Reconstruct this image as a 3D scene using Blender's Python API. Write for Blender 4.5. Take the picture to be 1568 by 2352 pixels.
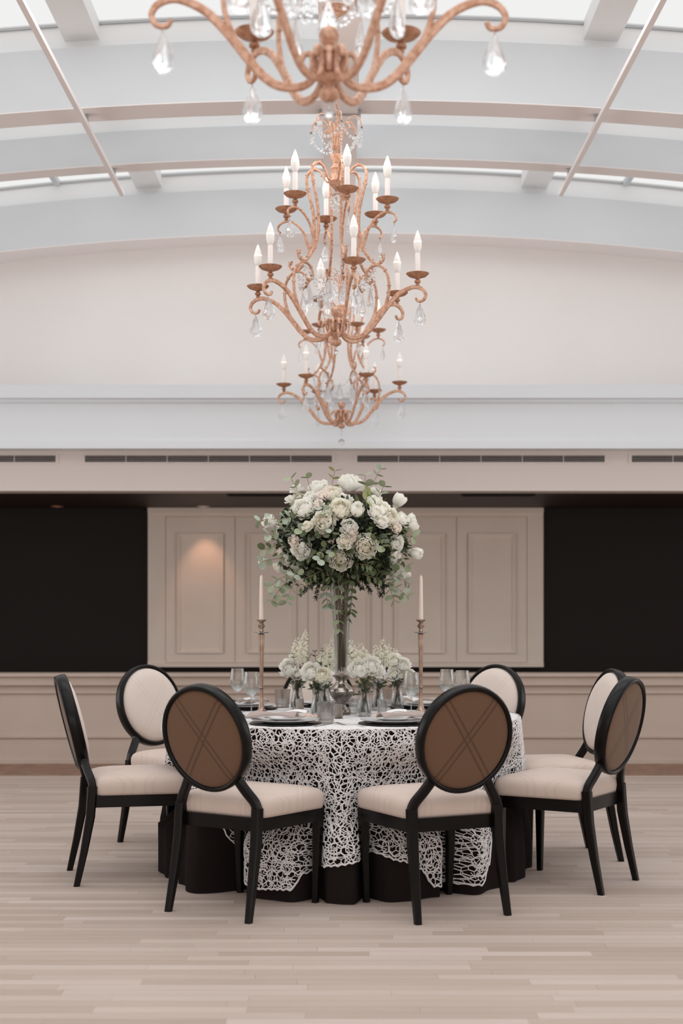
import bpy, bmesh, math, random
from math import sin, cos, pi, radians, sqrt, atan2
from mathutils import Vector, Matrix, Euler
from mathutils.geometry import delaunay_2d_cdt
random.seed(7)
for o in list(bpy.data.objects): bpy.data.objects.remove(o)
SC = bpy.context.scene
COL = SC.collection

# ------------------------------------------------------------------ camera
CAMH, F = 1.27, 3266.7
cam_d = bpy.data.cameras.new('camera'); cam = bpy.data.objects.new('camera', cam_d); COL.objects.link(cam)
cam.location = (0, 0, CAMH); cam.rotation_euler = (radians(90), 0, 0)
cam_d.sensor_fit = 'HORIZONTAL'; cam_d.sensor_width = 24.0; cam_d.lens = 50.0
cam_d.shift_y = 232/1568
cam_d.dof.use_dof = True; cam_d.dof.focus_distance = 6.9; cam_d.dof.aperture_fstop = 2.3
SC.camera = cam
# ------------------------------------------------------------------ world, exposure
SC.view_settings.view_transform = 'Standard'; SC.view_settings.look = 'None'
SC.view_settings.gamma = 1; SC.view_settings.use_curve_mapping = False
SC.view_settings.exposure = 0.0
W = bpy.data.worlds.new('sky'); SC.world = W; W.use_nodes = True
W.node_tree.nodes['Background'].inputs[0].default_value = (0.80, 0.82, 0.84, 1)
W.node_tree.nodes['Background'].inputs[1].default_value = 0.9
SC.cycles.use_denoising = True
SC.cycles.max_bounces = 10; SC.cycles.transparent_max_bounces = 16
SC.cycles.caustics_refractive = False; SC.cycles.caustics_reflective = False
SC.cycles.sample_clamp_indirect = 6
# ------------------------------------------------------------------ large area lights: daylight of the skylight bays over the table, plus added side and rear fill
def area(name, loc, rot, sx, sy, radiance, color):
    l = bpy.data.lights.new(name, 'AREA'); l.shape = 'RECTANGLE'; l.size = sx; l.size_y = sy
    l.energy = radiance*sx*sy*pi; l.color = color
    o = bpy.data.objects.new(name, l); COL.objects.link(o); o.location = loc; o.rotation_euler = rot
    return o
for (y0, y1, q) in ((10.5, 11.5, 0.95), (9.45, 9.95, 0.7), (6.35, 8.25, 1.85), (3.95, 5.7, 1.75), (1.3, 3.3, 1.8), (-1.1, 0.7, 1.7)):
    area('skylight_daylight', (0, (y0+y1)/2, 4.97), (0, 0, 0), 8.6 if y0 > 9 else 6.4, y1-y0, q, (0.94, 0.985, 1.0))
for s_ in (-1, 1):                     # fill added at the unseen sides, brightens the far end
    for yw in (6.6, 9.4):
        area('side_window_daylight', (s_*6.1, yw, 1.95), (radians(90), 0, s_*radians(90)), 2.0, 2.1, 2.1, (0.96, 0.985, 1.0))
for x in (-3.2, 0, 3.2):
    area('rear_window_daylight', (x, -4.85, 2.0), (radians(90), 0, 0), 1.8, 2.4, 3.6, (1.0, 0.975, 0.95))  # fill added behind the camera, brightens surfaces that face it

# ------------------------------------------------------------------ helpers
def lin(c):
    c = c/255.0
    return c/12.92 if c <= 0.04045 else ((c+0.055)/1.055)**2.4
def rgb(r, g, b): return (lin(r), lin(g), lin(b), 1)
def D_of(z, py): return (CAMH-z)*F/(py-1408)
def at(px, py, D): return Vector(((px-784)*D/F, D, CAMH-(py-1408)*D/F))

def mat(name, color, rough=0.6, metal=0.0, spec=0.5, trans=0.0, ior=1.45, emis=None, estr=0.0, noise=None, bump=None, coat=0, sheen=0):
    m = bpy.data.materials.new(name); m.use_nodes = True
    nt = m.node_tree; b = nt.nodes['Principled BSDF']
    b.inputs['Base Color'].default_value = color
    b.inputs['Roughness'].default_value = rough; b.inputs['Metallic'].default_value = metal
    b.inputs['Specular IOR Level'].default_value = spec
    b.inputs['Transmission Weight'].default_value = trans; b.inputs['IOR'].default_value = ior
    b.inputs['Coat Weight'].default_value = coat; b.inputs['Sheen Weight'].default_value = sheen
    if emis: b.inputs['Emission Color'].default_value = emis; b.inputs['Emission Strength'].default_value = estr
    if noise:
        scale, c2, detail = noise
        tc = nt.nodes.new('ShaderNodeTexCoord'); n = nt.nodes.new('ShaderNodeTexNoise')
        n.inputs['Scale'].default_value = scale; n.inputs['Detail'].default_value = detail
        nt.links.new(tc.outputs['Object'], n.inputs['Vector'])
        r = nt.nodes.new('ShaderNodeValToRGB'); r.color_ramp.elements[0].color = color; r.color_ramp.elements[1].color = c2
        r.color_ramp.elements[0].position = 0.35; r.color_ramp.elements[1].position = 0.65
        nt.links.new(n.outputs['Fac'], r.inputs['Fac']); nt.links.new(r.outputs['Color'], b.inputs['Base Color'])
    if bump:
        scale, strength, dist = bump
        tc = nt.nodes.new('ShaderNodeTexCoord'); n = nt.nodes.new('ShaderNodeTexNoise')
        n.inputs['Scale'].default_value = scale; n.inputs['Detail'].default_value = 3
        nt.links.new(tc.outputs['Object'], n.inputs['Vector'])
        bp = nt.nodes.new('ShaderNodeBump'); bp.inputs['Strength'].default_value = strength; bp.inputs['Distance'].default_value = dist
        nt.links.new(n.outputs['Fac'], bp.inputs['Height']); nt.links.new(bp.outputs['Normal'], b.inputs['Normal'])
    return m

def glass(name, color=(1, 1, 1, 1), rough=0.0, ior=1.45, clear=0.35):
    """glass that also lets shadow light through (mix with transparent)"""
    m = bpy.data.materials.new(name); m.use_nodes = True; nt = m.node_tree
    for n in list(nt.nodes): nt.nodes.remove(n)
    out = nt.nodes.new('ShaderNodeOutputMaterial'); g = nt.nodes.new('ShaderNodeBsdfGlass'); t = nt.nodes.new('ShaderNodeBsdfTransparent')
    g.inputs['Color'].default_value = color; g.inputs['Roughness'].default_value = rough; g.inputs['IOR'].default_value = ior
    t.inputs['Color'].default_value = color
    mx = nt.nodes.new('ShaderNodeMixShader'); mx.inputs[0].default_value = clear
    nt.links.new(g.outputs[0], mx.inputs[1]); nt.links.new(t.outputs[0], mx.inputs[2]); nt.links.new(mx.outputs[0], out.inputs[0])
    return m

class MB:
    def __init__(s): s.v = []; s.f = []; s.t = []
    def add(s, vs, fs, tone=None):
        o = len(s.v); s.v += [tuple(v) for v in vs]; s.f += [tuple(i+o for i in f) for f in fs]
        s.t += [tone if tone is not None else 0.5]*len(fs)
        return s
    def box(s, x0, x1, y0, y1, z0, z1, tone=None):
        vs = [(x0,y0,z0),(x1,y0,z0),(x1,y1,z0),(x0,y1,z0),(x0,y0,z1),(x1,y0,z1),(x1,y1,z1),(x0,y1,z1)]
        return s.add(vs, [(3,2,1,0),(4,5,6,7),(0,1,5,4),(1,2,6,5),(2,3,7,6),(3,0,4,7)], tone)
    def lathe(s, prof, n=20, c=(0,0,0), sx=1, sy=1, M=None):
        vs = []; fs = []
        for (r, z) in prof:
            for k in range(n):
                a = 2*pi*k/n; p = Vector((c[0]+r*cos(a)*sx, c[1]+r*sin(a)*sy, c[2]+z))
                vs.append(M @ p if M else p)
        m = len(prof)
        for j in range(m-1):
            for k in range(n):
                k2 = (k+1) % n
                fs.append((j*n+k, j*n+k2, (j+1)*n+k2, (j+1)*n+k))
        if prof[0][0] > 1e-6: fs.append(tuple(reversed(range(n))))
        if prof[-1][0] > 1e-6: fs.append(tuple(range((m-1)*n, m*n)))
        return s.add(vs, fs)
    def sweep(s, pts, rad, n=8, cap=True):
        """round tube along 3d points; rad a number or list"""
        pts = [Vector(p) for p in pts]; m = len(pts)
        if not hasattr(rad, '__len__'): rad = [rad]*m
        t0 = (pts[1]-pts[0]).normalized(); up = Vector((0,0,1)) if abs(t0.z) < 0.9 else Vector((1,0,0))
        N = t0.cross(up).normalized(); vs = []; fs = []
        for i, p in enumerate(pts):
            t = (pts[min(i+1,m-1)]-pts[max(i-1,0)]).normalized()
            N = (N - t*N.dot(t)).normalized(); B = t.cross(N)
            for k in range(n):
                a = 2*pi*k/n; vs.append(p+(N*cos(a)+B*sin(a))*rad[i])
        for i in range(m-1):
            for k in range(n):
                k2 = (k+1) % n; fs.append((i*n+k, i*n+k2, (i+1)*n+k2, (i+1)*n+k))
        if cap: fs.append(tuple(reversed(range(n)))); fs.append(tuple(range((m-1)*n, m*n)))
        return s.add(vs, fs)
    def band(s, pts2, w, t, plane=None):
        """flat bar along (r,z) points: in-plane width w (number/list), thickness t across the plane (local y), chamfered"""
        m = len(pts2)
        if not hasattr(w, '__len__'): w = [w]*m
        if not hasattr(t, '__len__'): t = [t]*m
        vs = []; fs = []; n = 8
        for i in range(m):
            a = Vector(pts2[max(i-1,0)]); b = Vector(pts2[min(i+1,m-1)]); d = (b-a).normalized()
            nx, nz = -d.y, d.x; p = pts2[i]; W = w[i]/2; T = t[i]/2; c = min(W, T)*0.45
            for (u, q) in ((W,-T+c),(W,T-c),(W-c,T),(-W+c,T),(-W,T-c),(-W,-T+c),(-W+c,-T),(W-c,-T)):
                vs.append((p[0]+nx*u, q, p[1]+nz*u))
        for i in range(m-1):
            for k in range(n):
                k2 = (k+1) % n; fs.append((i*n+k, i*n+k2, (i+1)*n+k2, (i+1)*n+k))
        fs.append(tuple(reversed(range(n)))); fs.append(tuple(range((m-1)*n, m*n)))
        return s.add(vs, fs)
    def ball(s, c, r, n=8, m=5, sz=1):
        return s.lathe([(r*sin(pi*j/m), -r*cos(pi*j/m)*sz) for j in range(m+1)], n, c)
    def mesh(s, name, material, smooth=True, tones=False, angle=None):
        me = bpy.data.meshes.new(name); me.from_pydata(s.v, [], s.f); me.validate(); me.update()
        bm = bmesh.new(); bm.from_mesh(me); bmesh.ops.remove_doubles(bm, verts=bm.verts, dist=1e-6) if len(s.v) < 60000 and not tones else None
        if not tones: bmesh.ops.recalc_face_normals(bm, faces=bm.faces)
        bm.to_mesh(me); bm.free()
        if smooth:
            me.polygons.foreach_set('use_smooth', [True]*len(me.polygons))
            if angle: me.set_sharp_from_angle(angle=radians(angle))
        if tones:
            at_ = me.attributes.new('tone', 'FLOAT', 'FACE'); at_.data.foreach_set('value', s.t)
        me.materials.append(material); return me
    def build(s, name, material, parent=None, smooth=True, angle=40, tones=False, **kw):
        return link(name, s.mesh(name, material, smooth, tones, angle), parent, **kw)

def link(name, me, parent=None, loc=None, rot=None, scale=None, kind=None, label=None, cat=None, group=None):
    o = bpy.data.objects.new(name, me); COL.objects.link(o)
    if parent is not None: o.parent = parent
    if loc is not None: o.location = loc
    if rot is not None:
        if hasattr(rot, 'w'): o.rotation_mode = 'QUATERNION'; o.rotation_quaternion = rot
        else: o.rotation_euler = rot
    if scale is not None: o.scale = (scale,)*3 if not hasattr(scale, '__len__') else scale
    if kind: o['kind'] = kind
    if label: o['label'] = label
    if cat: o['category'] = cat
    if group: o['group'] = group
    return o
def thing(name, label, cat, loc=(0,0,0), rotz=0, group=None):
    return link(name, None, None, loc, (0,0,rotz), None, None, label, cat, group)
def copy_tree(o, parent=None):
    c = o.copy(); COL.objects.link(c)
    if parent is not None: c.parent = parent
    for ch in list(o.children): copy_tree(ch, c)
    return c
def spline(pts, sub=6):
    P = [Vector(p) for p in pts]; out = []
    for i in range(len(P)-1):
        p0 = P[max(i-1,0)]; p1 = P[i]; p2 = P[i+1]; p3 = P[min(i+2,len(P)-1)]
        for k in range(sub):
            t = k/sub
            out.append(0.5*((2*p1)+(p2-p0)*t+(2*p0-5*p1+4*p2-p3)*t*t+(3*p1-p0-3*p2+p3)*t**3))
    out.append(P[-1]); return out
def lerp_tab(tab, x):
    if x <= tab[0][0]: return tab[0][1]
    for (a, b), (c, d) in zip(tab, tab[1:]):
        if x <= c:
            t = (x-a)/(c-a); t = t*t*(3-2*t); return b+(d-b)*t
    return tab[-1][1]
def zq(n, roll=0):
    q = Vector(n).normalized().to_track_quat('Z', 'Y')
    return q @ Euler((0,0,roll)).to_quaternion()

# ------------------------------------------------------------------ materials
M = {}
M['vault'] = mat('vault_paint', rgb(213,216,219), 0.85, noise=(0.8, rgb(208,211,214), 3))
M['soffit'] = mat('soffit_paint', rgb(240,232,230), 0.85, noise=(0.7, rgb(236,228,226), 2))
M['curb'] = mat('curb_paint', rgb(240,240,240), 0.6)
M['lunette'] = mat('lunette_paint', rgb(240,235,232), 0.9, noise=(0.6, rgb(236,230,227), 2))
M['fascia'] = mat('fascia_paint', rgb(224,227,231), 0.85)
M['header'] = mat('header_paint', rgb(214,203,198), 0.8)
M['panel'] = mat('panel_paint', rgb(244,226,212), 0.65, noise=(3, rgb(241,222,208), 2))
M['dado'] = mat('dado_paint', rgb(192,174,162), 0.6, noise=(2, rgb(188,169,157), 2))
M['wall'] = mat('side_wall_paint', rgb(236,232,230), 0.9)
M['black'] = mat('black_wall', rgb(32,25,22), 0.6, spec=0.25)
M['darkwood'] = mat('dark_wood_ceiling', rgb(58,36,27), 0.55, noise=(14, rgb(42,26,20), 4))
M['void'] = mat('vent_void', rgb(14,11,10), 0.9)
M['chrome'] = mat('brushed_plate', rgb(180,180,182), 0.35, metal=0.8)
M['espresso'] = mat('espresso_lacquer', rgb(13,8,7), 0.3, spec=0.24, noise=(30, rgb(9,6,5), 3))
M['blackcloth'] = mat('black_cloth', rgb(32,26,25), 0.95, spec=0.1, bump=(260, 0.15, 0.001))
M['lace'] = mat('white_lace_cord', rgb(228,224,224), 0.85, spec=0.2, sheen=0.2)
M['gold'] = mat('rose_gold_finish', rgb(226,184,160), 0.48, metal=0.25, noise=(60, rgb(188,138,110), 5), bump=(90, 0.25, 0.002))
M['golddark'] = mat('aged_gold_pan', rgb(206,156,126), 0.4, metal=0.4, noise=(45, rgb(170,122,94), 4))
M['sleeve'] = mat('ivory_candle_sleeve', rgb(244,234,229), 0.55)
M['bulb'] = mat('candle_bulb', rgb(240,236,232), 0.15, emis=rgb(255,246,238), estr=0.08)
M['filament'] = mat('glowing_bulb_core', rgb(255,244,230), 0.3, emis=rgb(255,240,225), estr=0.7)
M['crystal'] = glass('lead_crystal', (0.985,0.99,0.995,1), 0.0, 1.5, 0.4)
M['clear'] = glass('clear_glass', (0.965,0.975,0.975,1), 0.0, 1.45, 0.55)
M['smoke'] = glass('grey_pressed_glass', (0.88,0.87,0.86,1), 0.03, 1.45, 0.45)
M['water'] = glass('water', (0.97,0.98,0.98,1), 0.0, 1.33, 0.4)
M['mercury'] = mat('silver_mercury_glass', rgb(196,188,180), 0.22, metal=0.9, noise=(22, rgb(128,116,104), 6))
M['pewter'] = mat('aged_candlestick_metal', rgb(186,160,144), 0.3, metal=0.8, noise=(18, rgb(146,120,104), 4))
M['silver'] = mat('polished_silver', rgb(205,202,198), 0.22, metal=0.95)
M['wax'] = mat('cream_taper_wax', rgb(232,214,202), 0.5)
M['wick'] = mat('wick', rgb(230,220,205), 0.9)
M['charger'] = mat('black_charger_glaze', rgb(22,18,20), 0.25)
M['greyplate'] = mat('pearl_grey_plate', rgb(204,203,204), 0.25)
M['whiteplate'] = mat('white_plate', rgb(226,224,222), 0.2)
M['taupe'] = mat('taupe_napkin', rgb(172,156,150), 0.9, bump=(300, 0.3, 0.001))
M['paper'] = mat('white_card', rgb(232,228,226), 0.8)
M['peach'] = mat('peach_petal', rgb(240,202,184), 0.8)
M['petal'] = mat('white_petal', rgb(245,241,230), 0.7, sheen=0.2)
M['petalc'] = mat('cream_petal', rgb(243,232,212), 0.7)
M['petalp'] = mat('blush_petal', rgb(238,212,198), 0.7)
def translucent(name, c, k=0.42):
    m = bpy.data.materials.new(name); m.use_nodes = True; nt = m.node_tree
    for n in list(nt.nodes): nt.nodes.remove(n)
    out = nt.nodes.new('ShaderNodeOutputMaterial'); d = nt.nodes.new('ShaderNodeBsdfDiffuse'); t = nt.nodes.new('ShaderNodeBsdfTranslucent'); mx = nt.nodes.new('ShaderNodeMixShader')
    d.inputs[0].default_value = c; t.inputs[0].default_value = c; mx.inputs[0].default_value = k
    nt.links.new(d.outputs[0], mx.inputs[1]); nt.links.new(t.outputs[0], mx.inputs[2]); nt.links.new(mx.outputs[0], out.inputs[0]); return m
M['petal'] = translucent('white_petal_tissue', rgb(255,253,247)); M['petalc'] = translucent('cream_petal_tissue', rgb(254,251,240)); M['petalp'] = translucent('blush_petal_tissue', rgb(252,241,235))
M['heart'] = translucent('warm_flower_heart', rgb(252,246,232)); M['peach'] = translucent('peach_petal_tissue', rgb(252,236,228)); 
M['euc'] = mat('eucalyptus_leaf', rgb(164,170,142), 0.6, noise=(12, rgb(142,152,120), 2))
M['eucb'] = mat('blue_eucalyptus_leaf', rgb(184,192,176), 0.6, noise=(12, rgb(160,172,152), 2))
M['green'] = mat('mid_green_leaf', rgb(108,118,80), 0.55, noise=(12, rgb(80,92,60), 2))
M['olive'] = mat('dark_green_leaf', rgb(58,66,46), 0.6, noise=(14, rgb(38,46,30), 2))
M['lime'] = mat('pale_green_leaf', rgb(158,164,110), 0.6)
M['stem'] = mat('woody_stem', rgb(150,126,98), 0.8)
M['gstem'] = mat('green_stem', rgb(96,100,66), 0.7)
M['floret'] = translucent('ivory_floret', rgb(248,246,230))

# lit skylight glass: gives off daylight
def skymat():
    m = bpy.data.materials.new('lit_skylight_glass'); m.use_nodes = True; nt = m.node_tree
    for n in list(nt.nodes): nt.nodes.remove(n)
    out = nt.nodes.new('ShaderNodeOutputMaterial'); e = nt.nodes.new('ShaderNodeEmission')
    e.inputs[0].default_value = (1.0, 1.0, 0.995, 1); e.inputs[1].default_value = 0.88
    nt.links.new(e.outputs[0], out.inputs[0]); return m
M['sky'] = skymat()

# oak strip floor: tone per board from an attribute, grain along x
def floormat():
    m = bpy.data.materials.new('pale_oak_strip'); m.use_nodes = True; nt = m.node_tree; N = nt.nodes; L = nt.links
    b = N['Principled BSDF']; b.inputs['Roughness'].default_value = 0.5; b.inputs['Specular IOR Level'].default_value = 0.35
    a = N.new('ShaderNodeAttribute'); a.attribute_name = 'tone'
    tc = N.new('ShaderNodeTexCoord'); mp = N.new('ShaderNodeMapping'); mp.inputs['Scale'].default_value = (1.6, 55, 1)
    L.new(tc.outputs['Object'], mp.inputs['Vector'])
    n = N.new('ShaderNodeTexNoise'); n.inputs['Scale'].default_value = 1.5; n.inputs['Detail'].default_value = 5; L.new(mp.outputs[0], n.inputs['Vector'])
    n2 = N.new('ShaderNodeTexNoise'); n2.inputs['Scale'].default_value = 0.7; n2.inputs['Detail'].default_value = 3; L.new(tc.outputs['Object'], n2.inputs['Vector'])
    r = N.new('ShaderNodeValToRGB'); e = r.color_ramp.elements
    e[0].position = 0.0; e[0].color = rgb(170,151,139); e[1].position = 1.0; e[1].color = rgb(196,180,171)
    x = e.new(0.5); x.color = rgb(184,166,155)
    ad = N.new('ShaderNodeMath'); ad.operation = 'MULTIPLY_ADD'; ad.inputs[1].default_value = 0.8; L.new(n.outputs['Fac'], ad.inputs[0])
    s2 = N.new('ShaderNodeMath'); s2.operation = 'MULTIPLY_ADD'; s2.inputs[1].default_value = 0.85; s2.inputs[2].default_value = -0.32; L.new(a.outputs['Fac'], s2.inputs[0]); L.new(s2.outputs[0], ad.inputs[2])
    L.new(ad.outputs[0], r.inputs['Fac'])
    mx = N.new('ShaderNodeMix'); mx.data_type = 'RGBA'; mx.blend_type = 'MULTIPLY'; mx.inputs['Factor'].default_value = 0.25
    L.new(r.outputs['Color'], mx.inputs['A']); L.new(n2.outputs['Color'], mx.inputs['B']); 
    L.new(r.outputs['Color'], b.inputs['Base Color'])
    bp = N.new('ShaderNodeBump'); bp.inputs['Strength'].default_value = 0.12; bp.inputs['Distance'].default_value = 0.002
    L.new(n.outputs['Fac'], bp.inputs['Height']); L.new(bp.outputs[0], b.inputs['Normal'])
    return m
M['oak'] = floormat()

# woven fabric with a tone-on-tone diamond lattice
def fabric(name, c1, c2, period=(0.27, 0.374), axes=('X', 'Z'), lk=0.3):
    m = bpy.data.materials.new(name); m.use_nodes = True; nt = m.node_tree; N = nt.nodes; L = nt.links
    b = N['Principled BSDF']; b.inputs['Roughness'].default_value = 0.9; b.inputs['Specular IOR Level'].default_value = 0.2; b.inputs['Sheen Weight'].default_value = 0.15
    tc = N.new('ShaderNodeTexCoord'); sx = N.new('ShaderNodeSeparateXYZ'); L.new(tc.outputs['Object'], sx.inputs[0])
    def mul(sock, k):
        q = N.new('ShaderNodeMath'); q.operation = 'MULTIPLY'; L.new(sock, q.inputs[0]); q.inputs[1].default_value = k; return q.outputs[0]
    def op(o, a_, b_=None, v=None):
        q = N.new('ShaderNodeMath'); q.operation = o; L.new(a_, q.inputs[0])
        if b_ is not None: L.new(b_, q.inputs[1])
        elif v is not None: q.inputs[1].default_value = v
        return q.outputs[0]
    X = mul(sx.outputs[axes[0]], 1/period[0]); Z = mul(sx.outputs[axes[1]], 1/period[1])
    def lines(s):
        d = op('PINGPONG', s, v=0.5)                      # 0..0.5, 0 on the lattice line
        k1 = op('SUBTRACT', d, v=0.055); k1 = op('ABSOLUTE', k1)
        k1 = mul(k1, -30.0); k1 = op('ADD', k1, v=1.0); k1 = op('MAXIMUM', k1, v=0.0)
        return k1
    l = op('MAXIMUM', lines(op('ADD', X, Z)), lines(op('SUBTRACT', X, Z)))
    n = N.new('ShaderNodeTexNoise'); n.inputs['Scale'].default_value = 260; n.inputs['Detail'].default_value = 2; L.new(tc.outputs['Object'], n.inputs['Vector'])
    l2 = mul(l, lk); f = N.new('ShaderNodeMath'); f.operation = 'MULTIPLY_ADD'; L.new(n.outputs['Fac'], f.inputs[0]); f.inputs[1].default_value = 0.3; L.new(l2, f.inputs[2])
    r = N.new('ShaderNodeValToRGB'); r.color_ramp.elements[0].color = c1; r.color_ramp.elements[1].color = c2
    L.new(f.outputs[0], r.inputs['Fac']); L.new(r.outputs['Color'], b.inputs['Base Color'])
    bp = N.new('ShaderNodeBump'); bp.inputs['Strength'].default_value = 0.25; bp.inputs['Distance'].default_value = 0.001
    L.new(n.outputs['Fac'], bp.inputs['Height']); L.new(bp.outputs[0], b.inputs['Normal'])
    return m
M['seatfab'] = fabric('cream_diamond_weave', rgb(208,190,180), rgb(188,167,154), axes=('X','Y'))
M['inback'] = fabric('cream_back_weave', rgb(222,207,198), rgb(206,188,177))
M['outback'] = fabric('brown_back_weave', rgb(112,84,64), rgb(66,46,35), lk=0.6)

# ------------------------------------------------------------------ the setting
ROOMX = 6.2; YW = 12.0; YL = 12.53; YB = -5.0; RV = 26.0
def sag(x): return x*x/(2*RV)
XS = [-ROOMX + 2*ROOMX*k/40 for k in range(41)]
def arc_box(mb, y0, y1, z0, z1, xs=XS):
    """beam that follows the vault across the room"""
    vs = []; fs = []
    for x in xs:
        s_ = sag(x); vs += [(x,y0,z0-s_),(x,y1,z0-s_),(x,y1,z1-s_),(x,y0,z1-s_)]
    for i in range(len(xs)-1):
        a = 4*i; b = a+4
        for k in range(4): fs.append((a+k, a+(k+1)%4, b+(k+1)%4, b+k))
    fs.append((3,2,1,0)); e = 4*(len(xs)-1); fs.append((e,e+1,e+2,e+3))
    return mb.add(vs, fs)

floor = MB().box(-ROOMX, ROOMX, YB, 14.2, -0.06, -0.012).build('floor', mat('subfloor', rgb(60,44,36), 0.9), smooth=False, kind='structure')
PW = 0.068
def plank_rows(y0, y1):
    rows = []; y = y0
    while y < y1-1e-6:
        rows.append(y); y += PW
    return rows
rest = MB(); far_rows = MB(); n_pl = 0
for y in plank_rows(YB, 14.2):
    x = -ROOMX - random.random()*0.8
    while x < ROOMX:
        L_ = random.uniform(0.45, 1.15); x0 = max(x, -ROOMX); x1 = min(x+L_, ROOMX)
        if x1-x0 > 0.03:
            tone = random.random(); g = 0.0003; ch = 0.0006
            vs = [(x0,y+g,-0.012),(x1,y+g,-0.012),(x1,y+PW-g,-0.012),(x0,y+PW-g,-0.012),
                  (x0+0.0004,y+g+ch,0),(x1-0.0004,y+g+ch,0),(x1-0.0004,y+PW-g-ch,0),(x0+0.0004,y+PW-g-ch,0)]
            fs = [(4,5,6,7),(0,1,5,4),(1,2,6,5),(2,3,7,6),(3,0,4,7)]
            if 4.25 < y < 5.75 and x1 > -0.25*y-0.02 and x0 < 0.25*y+0.02 and n_pl < 290:
                mb = MB(); mb.add(vs, fs, tone); mb.build('plank', M['oak'], floor, smooth=False, tones=True); n_pl += 1
            elif 11.05 < y < 12.05: far_rows.add(vs, fs, tone)
            else: rest.add(vs, fs, tone)
        x += L_
rest.build('planks', M['oak'], floor, smooth=False, tones=True, kind='stuff')
far_rows.build('border_planks', mat('walnut_border', rgb(150,116,96), 0.5, noise=(9, rgb(120,90,72), 4)), floor, smooth=False, tones=True, kind='stuff')  # darker brown boards in the rows along the half-height wall

wl = MB().box(-ROOMX-0.15, -ROOMX, YB, 14.2, 0, 5.4).build('wall_left', M['wall'], smooth=False, kind='structure')
wr = MB().box(ROOMX, ROOMX+0.15, YB, 14.2, 0, 5.4).build('wall_right', M['wall'], smooth=False, kind='structure')
wb = MB()  # rear wall, with openings added for the fill lights
for a, b, c, d in ((-ROOMX,-4.1,0,5.4),(-2.3,-0.9,0,5.4),(0.9,2.3,0,5.4),(4.1,ROOMX,0,5.4),(-4.1,-2.3,0,0.8),(-0.9,0.9,0,0.8),(2.3,4.1,0,0.8),(-4.1,-2.3,3.2,5.4),(-0.9,0.9,3.2,5.4),(2.3,4.1,3.2,5.4)):
    wb.box(a, b, YB-0.15, YB, c, d)
wb.build('wall_rear', M['wall'], smooth=False, kind='structure')
for side, x in (('left', -ROOMX), ('right', ROOMX)):
    s_ = 1 if x < 0 else -1
    MB().box(min(x,x+s_*0.02), max(x,x+s_*0.02), YB, 12, 0, 0.14).build('baseboard_'+side, M['dado'], smooth=False, kind='structure')

wn = 1
for s_ in (-1, 1):  # invented side windows: glowing panes and frames added for the fill light
    for yw in (6.6, 9.4):
        x0, x1 = sorted((s_*6.2, s_*6.17)); w = MB().box(x0, x1, yw-1.05, yw+1.05, 0.85, 3.05).build('window_%d' % wn, M['sky'], smooth=False, kind='structure'); wn += 1
        x0, x1 = sorted((s_*6.2, s_*6.12)); f = MB()
        for (a, b, c, d) in ((yw-1.13,yw-1.05,0.77,3.13),(yw+1.05,yw+1.13,0.77,3.13),(yw-1.05,yw+1.05,0.77,0.85),(yw-1.05,yw+1.05,3.05,3.13)): f.box(x0, x1, a, b, c, d)
        f.build('window_frame', M['vault'], w, smooth=False)
# vaulted ceiling: ribs, curbs, glazing, purlins
ceil = MB(); arc_box(ceil, YB, 12.7, 5.26, 5.34)
ceil = ceil.build('ceiling', M['vault'], smooth=False, kind='structure')
RIBS = [(-3.4,-3.1,4.92),(-1.55,-1.25,4.92),(0.85,1.1,4.92),(3.45,3.75,4.92),(5.9,6.15,4.92),(9.04,9.29,4.92),(10.19,10.36,4.77),(12.20,12.53,4.92)]
ZR = 4.53
for (y0, y1, zt) in RIBS:
    rb = MB(); arc_box(rb, y0, y1, ZR+0.006, zt); rb = rb.build('rib', M['vault'], ceil, smooth=False)
    sf = MB(); arc_box(sf, y0+0.0, y1-0.0, ZR, ZR+0.006); sf.build('soffit_strip', M['soffit'], rb, smooth=False)
    yc = (y0+y1)/2 if y1 < 12 else 12.33
    cb = MB(); arc_box(cb, yc-0.05, yc+0.05, zt, 5.27); cb.build('curb', M['curb'], rb, smooth=False)
    bead = MB(); arc_box(bead, yc-0.062, yc-0.05, 5.085, 5.10); bead.build('glazing_bead', M['chrome'], rb, smooth=False)
edges = [(r[0], r[1]) for r in RIBS]
bays = [(YB, edges[0][0])] + [(edges[i][1], edges[i+1][0]) for i in range(len(edges)-1)]
cuts = [-ROOMX, -4.6, -3.55, -2.45, -1.66, -0.11, 0.11, 1.66, 2.45, 3.55, 4.6, ROOMX]
for (y0, y1) in bays:
    w = MB(); arc_box(w, y0-0.06, y1+0.1, 5.115, 5.13); wo = w.build('window_%d' % wn, M['sky'], smooth=False, kind='structure'); wn += 1
    for xm in (-4.6, -3.55, -2.45, 2.45, 3.55, 4.6):
        b = MB(); arc_box(b, y0-0.06, y1+0.1, 5.07, 5.114, [xm-0.022, xm+0.022]); b.build('mullion', M['vault'], wo, smooth=False)
for x in (-1.66, 1.66):
    p = MB(); arc_box(p, YB, 12.3, 4.99, 5.11, [x-0.11, x, x+0.11]); p.build('purlin', M['curb'], ceil, smooth=False)
# central longitudinal beam and its joint plate
cbm = MB().box(-0.125, 0.105, YB, 12.53, 4.50, 4.60).build('central_beam', M['soffit'], ceil, smooth=False)
MB().box(-0.145, 0.125, 9.2, 9.26, 4.485, 4.62).build('joint_plate', M['chrome'], cbm, smooth=False)
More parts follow.
